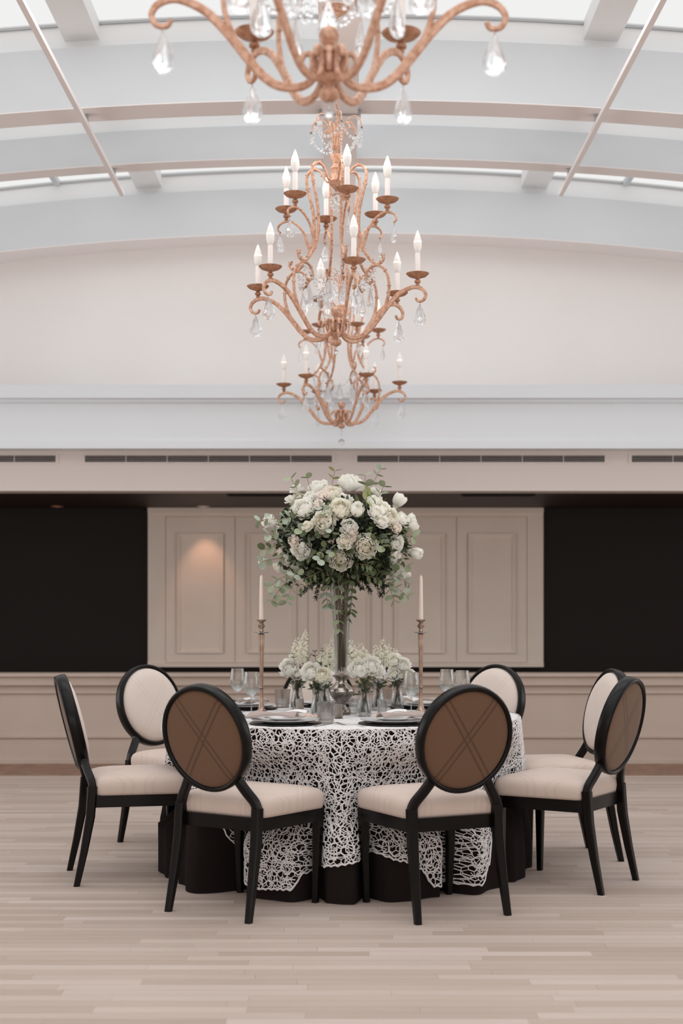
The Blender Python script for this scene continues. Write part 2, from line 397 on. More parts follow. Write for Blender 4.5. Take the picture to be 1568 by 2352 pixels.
# thin service rails slung below the ribs
for s_, lb in ((-1, 'thin white service rail under the vault at left'), (1, 'thin white service rail under the vault at right')):
    r = thing('ceiling_rail', lb, 'rail', (s_*1.64, 5.0, 4.42), 0, 'rails under the vault')
    MB().box(-0.016, 0.016, -6.0, 5.65, -0.03, 0.0).build('rail_bar', M['soffit'], r, smooth=False)
    for yr in (9.16, 10.27, 6.02):
        MB().box(-0.008, 0.008, yr-5.0-0.02, yr-5.0+0.02, 0.0, 0.062).build('hanger', M['chrome'], r, smooth=False)

# far end: lunette wall, grey fascia, header with grilles, soffit of the alcove
lu = MB(); vs = []; fs = []
for x in XS: vs += [(x, YL, 3.0), (x, YL, 4.60-sag(x)), (x, YL+0.12, 3.0), (x, YL+0.12, 4.60-sag(x))]
for i in range(len(XS)-1):
    a = 4*i; b = a+4; fs += [(a,b,b+1,a+1),(a+2,a+3,b+3,b+2),(a+1,b+1,b+3,a+3),(a,a+2,b+2,b)]
lu.add(vs, fs); lu.build('wall_lunette', M['lunette'], smooth=False, kind='structure')
fa = MB().box(-ROOMX, ROOMX, 11.86, 12.53, 2.64, 3.14).build('wall_fascia', M['fascia'], smooth=False, kind='structure')
MB().box(-ROOMX, ROOMX, 11.80, 11.86, 3.055, 3.165).build('cornice', M['fascia'], fa, smooth=False)
MB().box(-ROOMX, ROOMX, 11.835, 11.86, 3.025, 3.055).build('cornice_bead', M['fascia'], fa, smooth=False)
MB().box(-ROOMX, ROOMX, 11.84, 11.86, 2.64, 2.70).build('lower_band', M['fascia'], fa, smooth=False)
hd = MB().box(-ROOMX, ROOMX, 12.0, 12.25, 2.30, 2.64).build('wall_header', M['header'], smooth=False, kind='structure')
def X12(px): return (px-784)*12.0/F
for i, (a, b, lb) in enumerate(((-440,128,'linear air grille cut off at the left edge of the header'),(195,762,'long linear air grille left of centre in the header'),
        (820,1388,'long linear air grille right of centre in the header'),(1450,2016,'linear air grille cut off at the right edge of the header'))):
    xa, xb = X12(a), X12(b); zb, zt = 2.543, 2.598
    g = thing('air_grille', lb, 'vent', ((xa+xb)/2, 12.0, zb), 0, 'linear grilles in the header'); h = (xb-xa)/2; H = zt-zb
    fr = MB().box(-h-0.025, h+0.025, -0.008, 0, -0.012, 0).box(-h-0.025, h+0.025, -0.008, 0, H, H+0.012).box(-h-0.025, -h, -0.008, 0, 0, H).box(h, h+0.025, -0.008, 0, 0, H)
    fr.build('grille_frame', M['header'], g, smooth=False)
    MB().box(-h, h, -0.003, -0.001, 0, H).build('backing', M['void'], g, smooth=False)
    for k in range(3): MB().box(-h, h, -0.011, -0.006, H*(k+0.75)/3.5-0.0012, H*(k+0.75)/3.5+0.0012).build('slat', M['header'], g, smooth=False)
    for k in range(1, 6):
        x = -h+2*h*k/6; MB().box(x-0.0025, x+0.0025, -0.012, -0.007, 0, H).build('divider', M['header'], g, smooth=False)

# half-height panelled wall
hw = MB().box(-ROOMX, ROOMX, 12.04, 12.22, 0, 0.75).build('wall_half', M['dado'], smooth=False, kind='structure')
MB().box(-ROOMX, ROOMX, 11.97, 12.24, 0.735, 0.76).build('ledge', M['dado'], hw, smooth=False)
MB().box(-ROOMX, ROOMX, 12.0, 12.04, 0.66, 0.735).build('top_rail', M['dado'], hw, smooth=False)
MB().box(-ROOMX, ROOMX, 12.0, 12.04, 0.0, 0.17).build('bottom_rail', M['dado'], hw, smooth=False)
MB().box(-ROOMX, ROOMX, 11.985, 12.0, 0.0, 0.035).build('shoe_mould', M['dado'], hw, smooth=False)
px = [-6.2, -3.15, 3.15, 6.2]
for k, x in enumerate(px[1:-1]): MB().box(x-0.06, x+0.06, 12.0, 12.04, 0.17, 0.66).build('stile', M['dado'], hw, smooth=False)
for a, b in zip(px, px[1:]):
    x0, x1 = a+0.10, b-0.10; z0, z1 = 0.215, 0.61
    f = MB()
    for (u0,u1,w0,w1) in ((x0,x1,z0,z0+0.02),(x0,x1,z1-0.02,z1),(x0,x0+0.02,z0+0.02,z1-0.02),(x1-0.02,x1,z0+0.02,z1-0.02)): f.box(u0,u1,12.02,12.04,w0,w1)
    f.build('panel_moulding', M['dado'], hw, smooth=False)

# alcove behind: black walls, dark timber soffit, panelled screen
AL = 14.0
MB().box(-ROOMX, ROOMX, AL, AL+0.12, 0, 2.5).build('wall_alcove', M['black'], smooth=False, kind='structure')
sw = MB(); 
for k in range(14):
    y0 = 12.25+k*0.125; MB_ = sw.box(-ROOMX, ROOMX, y0, y0+0.121, 2.302, 2.34)
sf = MB().box(-ROOMX, ROOMX, 12.25, AL, 2.325, 2.42).build('ceiling_alcove', M['darkwood'], smooth=False, kind='structure')
for k in range(14):
    y0 = 12.25+k*0.125; MB().box(-ROOMX, ROOMX, y0, y0+0.121, 2.302, 2.325).build('board', M['darkwood'], sf, smooth=False)
for (a, b, lb) in ((515,668,'black slot diffuser in the dark alcove ceiling, left'), (1068,1240,'black slot diffuser in the dark alcove ceiling, right')):
    s_ = MB().box(X12(a), X12(b), 12.27, 12.42, 2.288, 2.302).box(X12(a)+0.02, X12(b)-0.02, 12.29, 12.40, 2.284, 2.288)
    s_.build('slot_diffuser', M['void'], smooth=False, label=lb, cat='vent', group='slot diffusers')
def XA(px): return (px-784)*(AL-0.05)/F
def ZA(py): return CAMH-(py-1408)*(AL-0.05)/F
zp0, zp1 = ZA(1529), 2.30
ps = MB().box(XA(340), XA(1247), AL-0.04, AL, zp0, zp1).build('wall_screen', M['panel'], smooth=False, kind='structure')
# outer frame of the screen
for (a,b,c,d) in ((340,380,zp0,zp1),(1210,1247,zp0,zp1)):
    MB().box(XA(a), XA(b), AL-0.065, AL-0.04, c, d).build('frame_stile', M['panel'], ps, smooth=False)
MB().box(XA(380), XA(1210), AL-0.065, AL-0.04, zp1-0.085, zp1).build('frame_head', M['panel'], ps, smooth=False)
MB().box(XA(340), XA(1247), AL-0.085, AL-0.065, zp1-0.05, zp1).build('crown', M['panel'], ps, smooth=False)
MB().box(XA(340), XA(1247), AL-0.085, AL-0.04, zp0-0.012, zp0+0.03).build('sill', M['panel'], ps, smooth=False)
dj = [380, 540, 707, 878, 1048, 1210]
for i, (a, b) in enumerate(zip(dj, dj[1:])):
    x0, x1 = XA(a)+0.004, XA(b)-(0.012 if b == 878 else 0.004); z0, z1 = zp0+0.034, zp1-0.09
    dr = MB().box(x0, x1, AL-0.058, AL-0.04, z0, z1).build('door_panel', M['panel'], ps, smooth=False)
    f = MB(); e = 0.11; zt = z1-0.16
    for w_, yy in ((0.03, 0.014), (0.012, 0.02)):
        u0, u1, w0, w1 = x0+e, x1-e, z0+e*0.8, zt
        for q in ((u0,u1,w0,w0+w_),(u0,u1,w1-w_,w1),(u0,u0+w_,w0+w_,w1-w_),(u1-w_,u1,w0+w_,w1-w_)): f.box(q[0],q[1],AL-0.058-yy,AL-0.058,q[2],q[3])
    f.build('moulding', M['panel'], dr, smooth=False)
# recessed downlights of the alcove
def downlight(px, lb, power):
    x = (px-784)*13.72/F
    t = thing('downlight', lb, 'lamp', (x, 13.72, 2.302))
    MB().lathe([(0.038,0.0),(0.060,0.0),(0.062,-0.006),(0.056,-0.010),(0.040,-0.008),(0.038,0.0)], 24).build('trim_ring', M['golddark'] if power < 3 else M['header'], t)
    MB().lathe([(0.0,-0.003),(0.037,-0.004)], 20).build('lens', mat('lit_lens', rgb(255,225,200), 0.3, emis=rgb(255,205,165), estr=1.2 if power > 3 else 0.15), t)
    l = bpy.data.lights.new('downlight_beam', 'SPOT'); l.energy = power; l.color = (1.0, 0.58, 0.36); l.spot_size = radians(62); l.spot_blend = 0.7; l.shadow_soft_size = 0.03
    o = bpy.data.objects.new('downlight_beam', l); COL.objects.link(o); o.location = (x, 13.70, 2.285); o.rotation_euler = (radians(12), 0, 0)
downlight(467, 'lit recessed downlight washing the pale panelled screen', 9)
downlight(131, 'dim recessed downlight over the black wall at left', 0.6)

# ------------------------------------------------------------------ table
TX, TY, TZ, TR = 0.0, 7.12, 0.757, 0.885
tb = thing('round_table', 'round banquet table hidden under black and lace cloths', 'table', (TX, TY, 0))
MB().lathe([(0,0.715),(TR-0.03,0.715),(TR-0.02,0.722),(TR-0.02,0.744),(TR-0.03,0.748),(0,0.748)], 64).build('tabletop', M['espresso'], tb)
for a in range(4):
    c, s_ = cos(pi/4+a*pi/2)*0.5, sin(pi/4+a*pi/2)*0.5
    MB().sweep([(c,s_,0.715),(c*1.05,s_*1.05,0.0)], 0.016).build('leg', M['espresso'], tb)
CH = [(-0.40,6.18,(.547,.837),'oval-back chair at front left of the table, brown back to the viewer','near left'),
      (0.383,6.15,(-.42,.907),'oval-back chair at front right of the table, brown back to the viewer','near right'),
      (-1.006,6.89,(.965,.26),'oval-back chair seen side-on at the left edge of the group','far left side'),
      (-0.87,7.84,(.72,-.69),'oval-back chair behind the table at left, cream back facing the viewer','back left'),
      (-0.12,8.12,(.06,-1),'oval-back chair directly behind the tall vase, mostly hidden by flowers','back middle'),
      (0.647,7.89,(-.71,-.70),'oval-back chair behind the table at right, only its cream back showing','back right'),
      (1.10,7.42,(-.97,-.22),'oval-back chair on the right, half hidden behind the outermost right chair','right rear'),
      (1.04,6.74,(-.84,.54),'outermost right chair in three-quarter view with lit top rim','right side')]
def fold(th): return (0.55*sin(13*th+0.6)+0.45*sin(21*th+2.1+0.8*sin(3*th))+0.35*sin(8*th+1.0))/1.2
def drape(th, v, inset=0.0):
    k = min(1.0, v/0.62); A = 0.040*k**1.1
    r = TR + 0.006*(1-math.exp(-v/0.012)) + 0.045*k + A*fold(th) - inset
    z = TZ+0.004-v
    for (ox, oy, f, _l, _n) in CH:        # the chair fronts push the cloth in
        fl = sqrt(f[0]**2+f[1]**2); fx, fy = f[0]/fl, f[1]/fl; uf = cos(th)*fx+sin(th)*fy
        if uf > -0.4: continue
        px_, py_ = TX+r*cos(th)-ox, TY+r*sin(th)-oy; lx = px_*fy-py_*fx
        w = min(1.0, max(0.0, (0.36-abs(lx))/0.10)); w = w*w*(3-2*w); kv = min(1.0, max(0.0, (v-0.06)/0.16)); kv = kv*kv*(3-2*kv)
        below = min(1.0, max(0.0, (v-0.40)/0.12)); legw = math.exp(-((abs(lx)-0.215)/0.055)**2)
        ly = 0.258-0.15*below*(1-legw)
        rm = (ly-((TX-ox)*fx+(TY-oy)*fy))/uf - inset - 0.6*A*(0.5+0.5*fold(th*1.3))
        if r > rm: r += (rm-r)*w*kv
    if v < 0.02: z = TZ+0.004-v*v/0.02*0.5-v*0.5*(v/0.02)
    return Vector((TX+r*cos(th), TY+r*sin(th), z))
# hem height by angle from the front (degrees, right positive)
HEM = [(-180,.30),(-140,.34),(-110,.42),(-80,.46),(-52,.46),(-41,.30),(-33,.07),(-26,.045),(-14,.055),(-11,.12),(-3,.165),(5,.185),(10,.21),(17,.18),(22,.14),(28,.05),(41,.045),(46,.12),(52,.44),(80,.46),(110,.40),(145,.32),(180,.30)]
def hem(th):
    d = math.degrees(th+pi/2); d = (d+180) % 360-180
    return lerp_tab(HEM, d)
under = MB(); NT = 720; vsl = [0,0.004,0.012,0.025,0.05,0.1,0.16,0.22,0.28,0.34,0.4,0.46,0.52,0.58,0.64,0.70,0.752]
vs = []; fs = []
for v in vsl:
    for k in range(NT): 
        p = drape(2*pi*k/NT, v, 0.016); p.z = max(p.z-0.006, 0.003); vs.append(p)
for j in range(len(vsl)-1):
    for k in range(NT): k2 = (k+1) % NT; fs.append((j*NT+k, j*NT+k2, (j+1)*NT+k2, (j+1)*NT+k))
c0 = len(vs); vs.append((TX, TY, TZ-0.002)); fs += [(k, c0, (k+1) % NT) for k in range(NT)]
under.add(vs, fs); under.build('tablecloth', M['blackcloth'], angle=None, label='black floor-length tablecloth under the white lace overlay', cat='tablecloth')

def net(w, h, s, jit, seed, inside):
    """dual graph of a jittered point set: list of 2d segments"""
    rnd = random.Random(seed); pts = []
    ny = int(h/(s*0.87))+2; nx = int(w/s)+2
    for j in range(ny):
        for i in range(nx):
            x = (i+(0.5 if j % 2 else 0))*s+rnd.uniform(-jit, jit)*s; y = j*s*0.87+rnd.uniform(-jit, jit)*s
            if inside(x, y): pts.append(Vector((x, y)))
    V, E, Fc, _, _, _ = delaunay_2d_cdt(pts, [], [], 0, 1e-6)
    cen = []; em = {}
    for fi, f in enumerate(Fc):
        cx = sum(V[i][0] for i in f)/len(f); cy = sum(V[i][1] for i in f)/len(f); cen.append((cx, cy))
        for k in range(len(f)):
            a, b = f[k], f[(k+1) % len(f)]; em.setdefault((min(a,b), max(a,b)), []).append(fi)
    segs = []
    for k, fl in em.items():
        if len(fl) == 2:
            a, b = cen[fl[0]], cen[fl[1]]
            if (a[0]-b[0])**2+(a[1]-b[1])**2 < (2.2*s)**2: segs.append((a, b))
    # a few spokes across cells
    dl = [e for e in em if len(em[e]) == 2]
    for e in dl:
        if rnd.random() < 0.30:
            a, b = V[e[0]], V[e[1]]
            if (a-b).length < 2*s: segs.append(((a[0],a[1]), (b[0],b[1])))
    return segs
def cord(mb, a, b, na, r):
    """triangular cord from a to b, na the outward normal"""
    d = (b-a); L_ = d.length
    if L_ < 1e-5: return
    d /= L_; a = a-d*r*0.6; b = b+d*r*0.6; t = d.cross(na).normalized(); vs = []
    for p in (a, b): vs += [p+t*r, p+na*r*0.9, p-t*r]
    mb.v.extend(vs); o = len(mb.v)-6
    mb.f += [(o,o+1,o+4,o+3),(o+1,o+2,o+5,o+4),(o+2,o,o+3,o+5)]; mb.t += [0.5]*3
lace = MB(); CW = 2*pi*TR; rnd = random.Random(5)
def th_of(u): return pi/2 + u/TR        # seam at the back
def dropmax(th): return TZ+0.004-hem(th)
for (s, r0, sd) in ((0.0262, 0.0020, 3), (0.050, 0.0027, 11)):
    for (a, b) in net(CW, 0.74, s, 0.30, sd, lambda x, y: x <= CW and y < 0.73):
        ta, tb_ = th_of(a[0]), th_of(b[0]); 
        if a[1] > dropmax(ta) or b[1] > dropmax(tb_): continue
        pa, pb = drape(ta, max(a[1],0.001)), drape(tb_, max(b[1],0.001))
        cord(lace, pa, pb, Vector((cos(ta), sin(ta), 0.05)).normalized(), r0*rnd.uniform(0.7, 1.3))
    for (a, b) in net(2*TR, 2*TR, s, 0.30, sd+1, lambda x, y: (x-TR)**2+(y-TR)**2 < (TR+0.004)**2):
        cord(lace, Vector((a[0]-TR+TX, a[1]-TR+TY, TZ+0.002)), Vector((b[0]-TR+TX, b[1]-TR+TY, TZ+0.002)), Vector((0,0,1)), r0*rnd.uniform(0.7, 1.2))
prev = None
for k in range(0, 1441):                  # corded hem and the crease along the table edge
    th = 2*pi*k/1440; wob = 0.006*abs(sin(th*95))
    p = drape(th, dropmax(th)-wob); n = Vector((cos(th), sin(th), 0))
    if prev: cord(lace, prev, p, n, 0.004)
    prev = p
lace.build('lace_overlay', M['lace'], smooth=False, angle=None, label='white lace overlay draped over the black tablecloth', cat='tablecloth')
ZT = TZ+0.0055    # things stand here

# ------------------------------------------------------------------ chairs
def outline(hf, hr, yf, yr, rc, n=5):
    """rounded trapezoid, counter clockwise"""
    C_ = [(-hr, yr), (hr, yr), (hf, yf), (-hf, yf)]; out = []
    for i in range(4):
        p = Vector(C_[i]); a = (Vector(C_[i-1])-p).normalized(); b = (Vector(C_[(i+1) % 4])-p).normalized()
        for k in range(n+1):
            t = k/n; q0 = p+a*rc*(1-t); q1 = p+b*rc*t; out.append(q0*(1-t)+q1*t)
    return out
chair_meshes = {}
def chair_parts():
    out = []
    # cushion
    base = outline(0.248, 0.222, 0.238, -0.205, 0.05, 6); n = len(base); mb = MB(); vs = []; fs = []
    cx, cy = 0.0, 0.015
    prof = [(0.985,0.418),(1.0,0.430),(1.012,0.452),(1.008,0.474),(0.975,0.492),(0.92,0.502),(0.8,0.511),(0.6,0.519),(0.35,0.524)]
    for (k, z) in prof:
        for p in base: vs.append((cx+(p.x-cx)*k, cy+(p.y-cy)*k, z))
    for j in range(len(prof)-1):
        for i in range(n): i2 = (i+1) % n; fs.append((j*n+i, j*n+i2, (j+1)*n+i2, (j+1)*n+i))
    vs.append((cx, cy, 0.526)); c0 = len(vs)-1; e = (len(prof)-1)*n
    fs += [(e+i, e+(i+1) % n, c0) for i in range(n)]; fs.append(tuple(reversed(range(n))))
    mb.add(vs, fs); out.append(('seat', mb.mesh('seat', M['seatfab'], True, False, None), None))
    # apron
    mb = MB(); o1 = outline(0.240, 0.212, 0.232, -0.215, 0.02, 3); o2 = outline(0.205, 0.178, 0.197, -0.18, 0.02, 3); n = len(o1); vs = []; fs = []
    for (o_, z) in ((o1,0.362),(o1,0.418),(o2,0.418),(o2,0.362)):
        for p in o_: vs.append((p.x, p.y, z))
    for j in range(4):
        for i in range(n):
            i2 = (i+1) % n; fs.append((j*n+i, j*n+i2, ((j+1) % 4)*n+i2, ((j+1) % 4)*n+i))
    mb.add(vs, fs); out.append(('seat_frame', mb.mesh('seat_frame', M['espresso'], True, False, 30), None))
    # square tapered legs
    def sq(path, ws):
        m = MB(); vs = []; fs = []
        for (p, w) in zip(path, ws):
            h = w/2; c = h*0.3
            for q in ((-h+c,-h),(h-c,-h),(h,-h+c),(h,h-c),(h-c,h),(-h+c,h),(-h,h-c),(-h,-h+c)): vs.append((p[0]+q[0], p[1]+q[1], p[2]))
        for j in range(len(path)-1):
            for k in range(8): fs.append((j*8+k, j*8+(k+1)%8, (j+1)*8+(k+1)%8, (j+1)*8+k))
        fs.append(tuple(reversed(range(8)))); fs.append(tuple(range(8*(len(path)-1), 8*len(path))))
        return m.add(vs, fs)
    for s_ in (-1, 1):
        m = sq([(s_*0.207,0.205,0),(s_*0.214,0.208,0.2),(s_*0.219,0.210,0.415)], [0.026,0.034,0.044]); out.append(('leg', m.mesh('leg', M['espresso'], True, False, 35), None))
        m = sq([(s_*0.213,-0.290,0),(s_*0.208,-0.255,0.16),(s_*0.204,-0.226,0.32),(s_*0.203,-0.216,0.46)], [0.028,0.035,0.042,0.042]); out.append(('leg', m.mesh('leg', M['espresso'], True, False, 35), None))
        pts = spline([(s_*0.205,-0.214,0.445),(s_*0.192,-0.220,0.485),(s_*0.160,-0.236,0.530),(s_*0.132,-0.250,0.575),(s_*0.127,-0.262,0.615)], 5)
        m = MB(); vs = []; fs = []
        for i, p in enumerate(pts):
            a = pts[max(i-1,0)]; b = pts[min(i+1,len(pts)-1)]; t = (b-a).normalized(); nn = Vector((0,1,0)).cross(t).normalized(); bb = t.cross(nn)
            W_, T_ = 0.020, 0.017
            for (u, q) in ((W_,-T_*0.6),(W_,T_*0.6),(W_*0.6,T_),(-W_*0.6,T_),(-W_,T_*0.6),(-W_,-T_*0.6),(-W_*0.6,-T_),(W_*0.6,-T_)): vs.append(p+nn*u+bb*q)
        for i in range(len(pts)-1):
            for k in range(8): fs.append((i*8+k, i*8+(k+1)%8, (i+1)*8+(k+1)%8, (i+1)*8+k))
        fs.append(tuple(reversed(range(8)))); fs.append(tuple(range(8*(len(pts)-1), 8*len(pts))))
        m.add(vs, fs); out.append(('back_support', m.mesh('back_support', M['espresso'], True, False, 35), None))
    # oval ring and pads, built upright then leaned
    T = Matrix.Translation((0,-0.300,0.748)) @ Matrix.Rotation(radians(14), 4, 'X')
    A_, B_ = 0.206, 0.220; m = MB(); vs = []; fs = []; NR = 56
    sec = [(0.008,-0.024),(0.012,-0.016),(0.013,0.008),(0.011,0.026),(0.004,0.032),(-0.005,0.030),(-0.009,0.0),(-0.007,-0.022),(0.002,-0.026)]; ns = len(sec)
    for k in range(NR):
        a = 2*pi*k/NR; nrm = Vector((cos(a)/A_, 0, sin(a)/B_)).normalized()
        c = Vector((A_*cos(a), 0, B_*sin(a)))
        for (u, q) in sec: vs.append(T @ (c+nrm*u+Vector((0,q,0))))
    for k in range(NR):
        k2 = (k+1) % NR
        for j in range(ns): j2 = (j+1) % ns; fs.append((k*ns+j, k*ns+j2, k2*ns+j2, k2*ns+j))
    m.add(vs, fs); out.append(('back_frame', m.mesh('back_frame', M['espresso'], True, False, None), None))
    for nm, sgn, mt, h in (('backrest', 1, M['inback'], 0.044), ('back_panel', -1, M['outback'], 0.014)):
        m = MB(); vs = []; fs = []; rr = [1.0,0.96,0.88,0.7,0.45,0.2]; hh = [0.0,0.45,0.72,0.9,0.98,1.0]
        for r_, h_ in zip(rr, hh):
            for k in range(40): a = 2*pi*k/40; vs.append(T @ Vector(((A_-0.006)*r_*cos(a), sgn*(0.010+h*h_), (B_-0.006)*r_*sin(a))))
        for j in range(5):
            for k in range(40): fs.append((j*40+k, j*40+(k+1)%40, (j+1)*40+(k+1)%40, (j+1)*40+k))
        fs.append(tuple(range(200, 240))); fs.append(tuple(range(40)))
        m.add(vs, fs); out.append((nm, m.mesh(nm, mt, True, False, 60), 'brown woven oval back panel' if sgn < 0 else None))
    return out
proto = None
for (x, y, f, lb, nm) in CH:
    rz = atan2(f[1], f[0])-pi/2
    if proto is None:
        proto = thing('dining_chair', lb, 'chair', (x,y,0), rz, 'oval-back chairs round the table')
        for (pn, me, pl) in chair_parts(): link(pn, me, proto, label=pl)
        c = proto
    else: c = copy_tree(proto)
    c.location = (x, y, 0); c.rotation_euler = (0, 0, rz); c['label'] = lb

# ------------------------------------------------------------------ chandeliers
Z0 = 2.696
def prof2(pts, sub=6): return [tuple(p) for p in spline([(r, z-Z0) for r, z in pts], sub)]
low_main = prof2([(.078,2.803),(.070,2.825),(.055,2.830),(.040,2.812),(.038,2.785),(.050,2.755),(.085,2.737),(.141,2.741),(.188,2.772),(.235,2.828),(.282,2.886),(.34,2.944),(.397,2.974),(.44,2.980),(.478,2.964),(.494,2.935),(.480,2.908),(.452,2.905),(.440,2.922)])
low_branch = prof2([(.222,2.815),(.258,2.862),(.283,2.92),(.294,2.976),(.289,3.044),(.262,3.093),(.222,3.112),(.186,3.098),(.166,3.066),(.168,3.035),(.188,3.018),(.204,3.028)])
up_main = prof2([(.250,3.169),(.266,3.150),(.254,3.126),(.222,3.118),(.188,3.146),(.158,3.192),(.136,3.24),(.125,3.325),(.132,3.43),(.152,3.51),(.166,3.568),(.166,3.616),(.142,3.648),(.105,3.648),(.078,3.622),(.062,3.588),(.045,3.575)])
up_branch = prof2([(.150,3.215),(.166,3.262),(.182,3.31),(.212,3.352),(.252,3.380),(.292,3.386),(.325,3.370),(.334,3.345),(.318,3.328)])
def taper(n, a, m, b, pk=0.5):
    out = []
    for i in range(n):
        t = i/(n-1); w = a+(m-a)*min(1, t/pk) if t < pk else m+(b-m)*(t-pk)/(1-pk); out.append(w)
    return out
def ticks(mb, path, every, w):
    for i in range(4, len(path)-3, every):
        a = Vector(path[i-1]); b = Vector(path[i+1]); d = (b-a).normalized(); nx, nz = -d.y, d.x; p = path[i]
        for s_ in (1, -1):
            if random.random() < 0.6:
                c = (p[0]+nx*s_*w, 0, p[1]+nz*s_*w); mb.box(c[0]-0.0025, c[0]+0.0025, -0.006, 0.006, c[2]-0.0025, c[2]+0.0025)
mb = MB(); mb.band(low_main, taper(len(low_main), .012, .027, .012, .5), .015); mb.band(low_branch, taper(len(low_branch), .020, .014, .010, .3), .0128); ticks(mb, low_branch, 8, 0.008)
me_low = mb.mesh('arm', M['gold'], True, False, 35)
mb = MB(); mb.band(up_main, taper(len(up_main), .010, .018, .010, .4), .013); mb.band(up_branch, taper(len(up_branch), .016, .013, .010, .4), .0115); ticks(mb, up_main, 9, 0.010)
me_up = mb.mesh('arm', M['gold'], True, False, 35)
me_pan = MB().lathe([(0,-0.052),(0.008,-0.052),(0.011,-0.046),(0.008,-0.040),(0.016,-0.034),(0.017,-0.026),(0.009,-0.019),(0.013,-0.013),(0.026,-0.009),(0.046,-0.002),(0.058,0.008),(0.061,0.013),(0.058,0.014),(0.044,0.005),(0.02,0.0),(0,0.0)], 28).mesh('drip_pan', M['golddark'], True, False, 45)
me_slv = MB().lathe([(0.0135,0.0),(0.0135,0.118),(0.011,0.122),(0,0.122)], 16).mesh('candle_sleeve', M['sleeve'], True, False, 45)
me_blb = MB().lathe([(0.011,0.118),(0.016,0.132),(0.0215,0.148),(0.0225,0.165),(0.0205,0.186),(0.015,0.208),(0.008,0.226),(0.003,0.238),(0,0.241)], 16).mesh('bulb', M['bulb'], True, False, None)
me_core = MB().lathe([(0.006,0.165),(0.018,0.168),(0.0216,0.172),(0.0216,0.181),(0.006,0.186)], 14).mesh('bulb_glow', M['filament'], True, False, None)
def drop_mesh(L_, w):
    p = [(0,0),(0.002,0.0)] ; prof = []
    for k in range(13):
        t = k/12; prof.append((max(0.0001, w*sin(pi*t**0.62)**1.0*(0.35+0.65*(1-t)**0.25) if t < 1 else 0.0001), -L_+L_*t))
    prof = [(0.0001,-L_),(w*0.45,-L_*0.985),(w*0.8,-L_*0.92),(w,-L_*0.78),(w*0.98,-L_*0.66),(w*0.82,-L_*0.48),(w*0.55,-L_*0.28),(w*0.3,-L_*0.12),(w*0.12,-L_*0.02),(0.0001,0)]
    m = MB().lathe(prof, 12, sy=0.55)
    return m.mesh('crystal_drop', M['crystal'], True, False, 25)
me_d1 = drop_mesh(0.115, 0.034); me_d2 = drop_mesh(0.090, 0.025); me_d3 = drop_mesh(0.125, 0.032)
me_hook = MB().sweep([(0,0,0.022),(0.004,0,0.016),(0.003,0,0.006),(0,0,-0.002)], 0.0013, 5).mesh('hook', M['golddark'], True, False, None)
me_lowhub = MB().lathe([(0,0),(0.012,0.001),(0.025,0.010),(0.029,0.022),(0.024,0.034),(0.012,0.040),(0.010,0.046),(0.014,0.050),(0.030,0.056),(0.038,0.066),(0.034,0.074),(0.026,0.078),(0.030,0.082),(0.026,0.088),(0.026,0.128),(0.033,0.134),(0.033,0.142),(0.020,0.147),(0.014,0.155),(0.018,0.160),(0.026,0.172),(0.029,0.186),(0.025,0.200),(0.014,0.209),(0,0.212)], 24).mesh('lower_hub', M['gold'], True, False, 45)
me_uphub = MB().lathe([(0,3.520-Z0),(0.006,3.523-Z0),(0.009,3.532-Z0),(0.022,3.545-Z0),(0.038,3.562-Z0),(0.042,3.574-Z0),(0.036,3.582-Z0),(0.030,3.588-Z0),(0.030,3.635-Z0),(0.036,3.642-Z0),(0.028,3.650-Z0),(0.016,3.668-Z0),(0.020,3.682-Z0),(0.031,3.700-Z0),(0.034,3.714-Z0),(0.024,3.720-Z0),(0.008,3.728-Z0),(0.008,3.752-Z0),(0.016,3.760-Z0),(0.019,3.772-Z0),(0.014,3.785-Z0),(0.006,3.79-Z0),(0.006,3.80-Z0),(0.014,3.808-Z0),(0.014,3.818-Z0),(0.005,3.826-Z0),(0.005,3.93-Z0),(0,3.93-Z0)], 24).mesh('upper_hub', M['gold'], True, False, 45)
top_arm = prof2([(.018,3.715),(.022,3.78),(.036,3.85),(.062,3.900),(.100,3.916),(.132,3.893),(.145,3.845)])
me_top = MB().band(top_arm, .0065, .0065).mesh('top_scroll', M['gold'], True, False, 35)
top_arm2 = prof2([(.016,3.715),(.020,3.77),(.034,3.82),(.062,3.862),(.092,3.866),(.110,3.838)])
me_top2 = MB().band(top_arm2, .0055, .0055).mesh('top_scroll', M['gold'], True, False, 35)
def swag(p0, p1, dip, rb, out=0.0, gap=1.25):
    m = MB(); a = Vector(p0); b = Vector(p1); n = 40; pts = []
    for k in range(n+1):
        t = k/n; p = a.lerp(b, t); d = 4*t*(1-t); rad = Vector((p.x, p.y, 0)).normalized() if Vector((p.x,p.y,0)).length > 1e-4 else Vector((0,0,0))
        pts.append(p+Vector((0,0,-dip*d))+rad*out*d)
    m.sweep(pts[::4], 0.0006, 4)
    acc = 0; last = pts[0]; m.ball(last, rb, 8, 4)
    for p in pts[1:]:
        acc += (p-last).length; last = p
        if acc >= 2*rb*gap: m.ball(p, rb, 8, 4); acc = 0
    return m.mesh('bead_swag', M['crystal'], True, False, None)
def pol(r, a, z): return (r*cos(a), r*sin(a), z-Z0)
me_sw1 = swag(pol(.143,0,3.85), pol(.143,pi/3,3.85), 0.075, 0.0078, 0.01)
me_sw2 = swag(pol(.143,0,3.84), pol(.03,pi/3,3.73), 0.045, 0.0065, 0.0)
me_sw3 = swag(pol(.218,0,3.095), pol(.218,pi/3,3.095), 0.105, 0.0085, 0.0)
me_sw4 = swag(pol(.19,0,3.07), pol(.05,pi/6,2.97), 0.06, 0.0075, 0.0)
mb = MB()
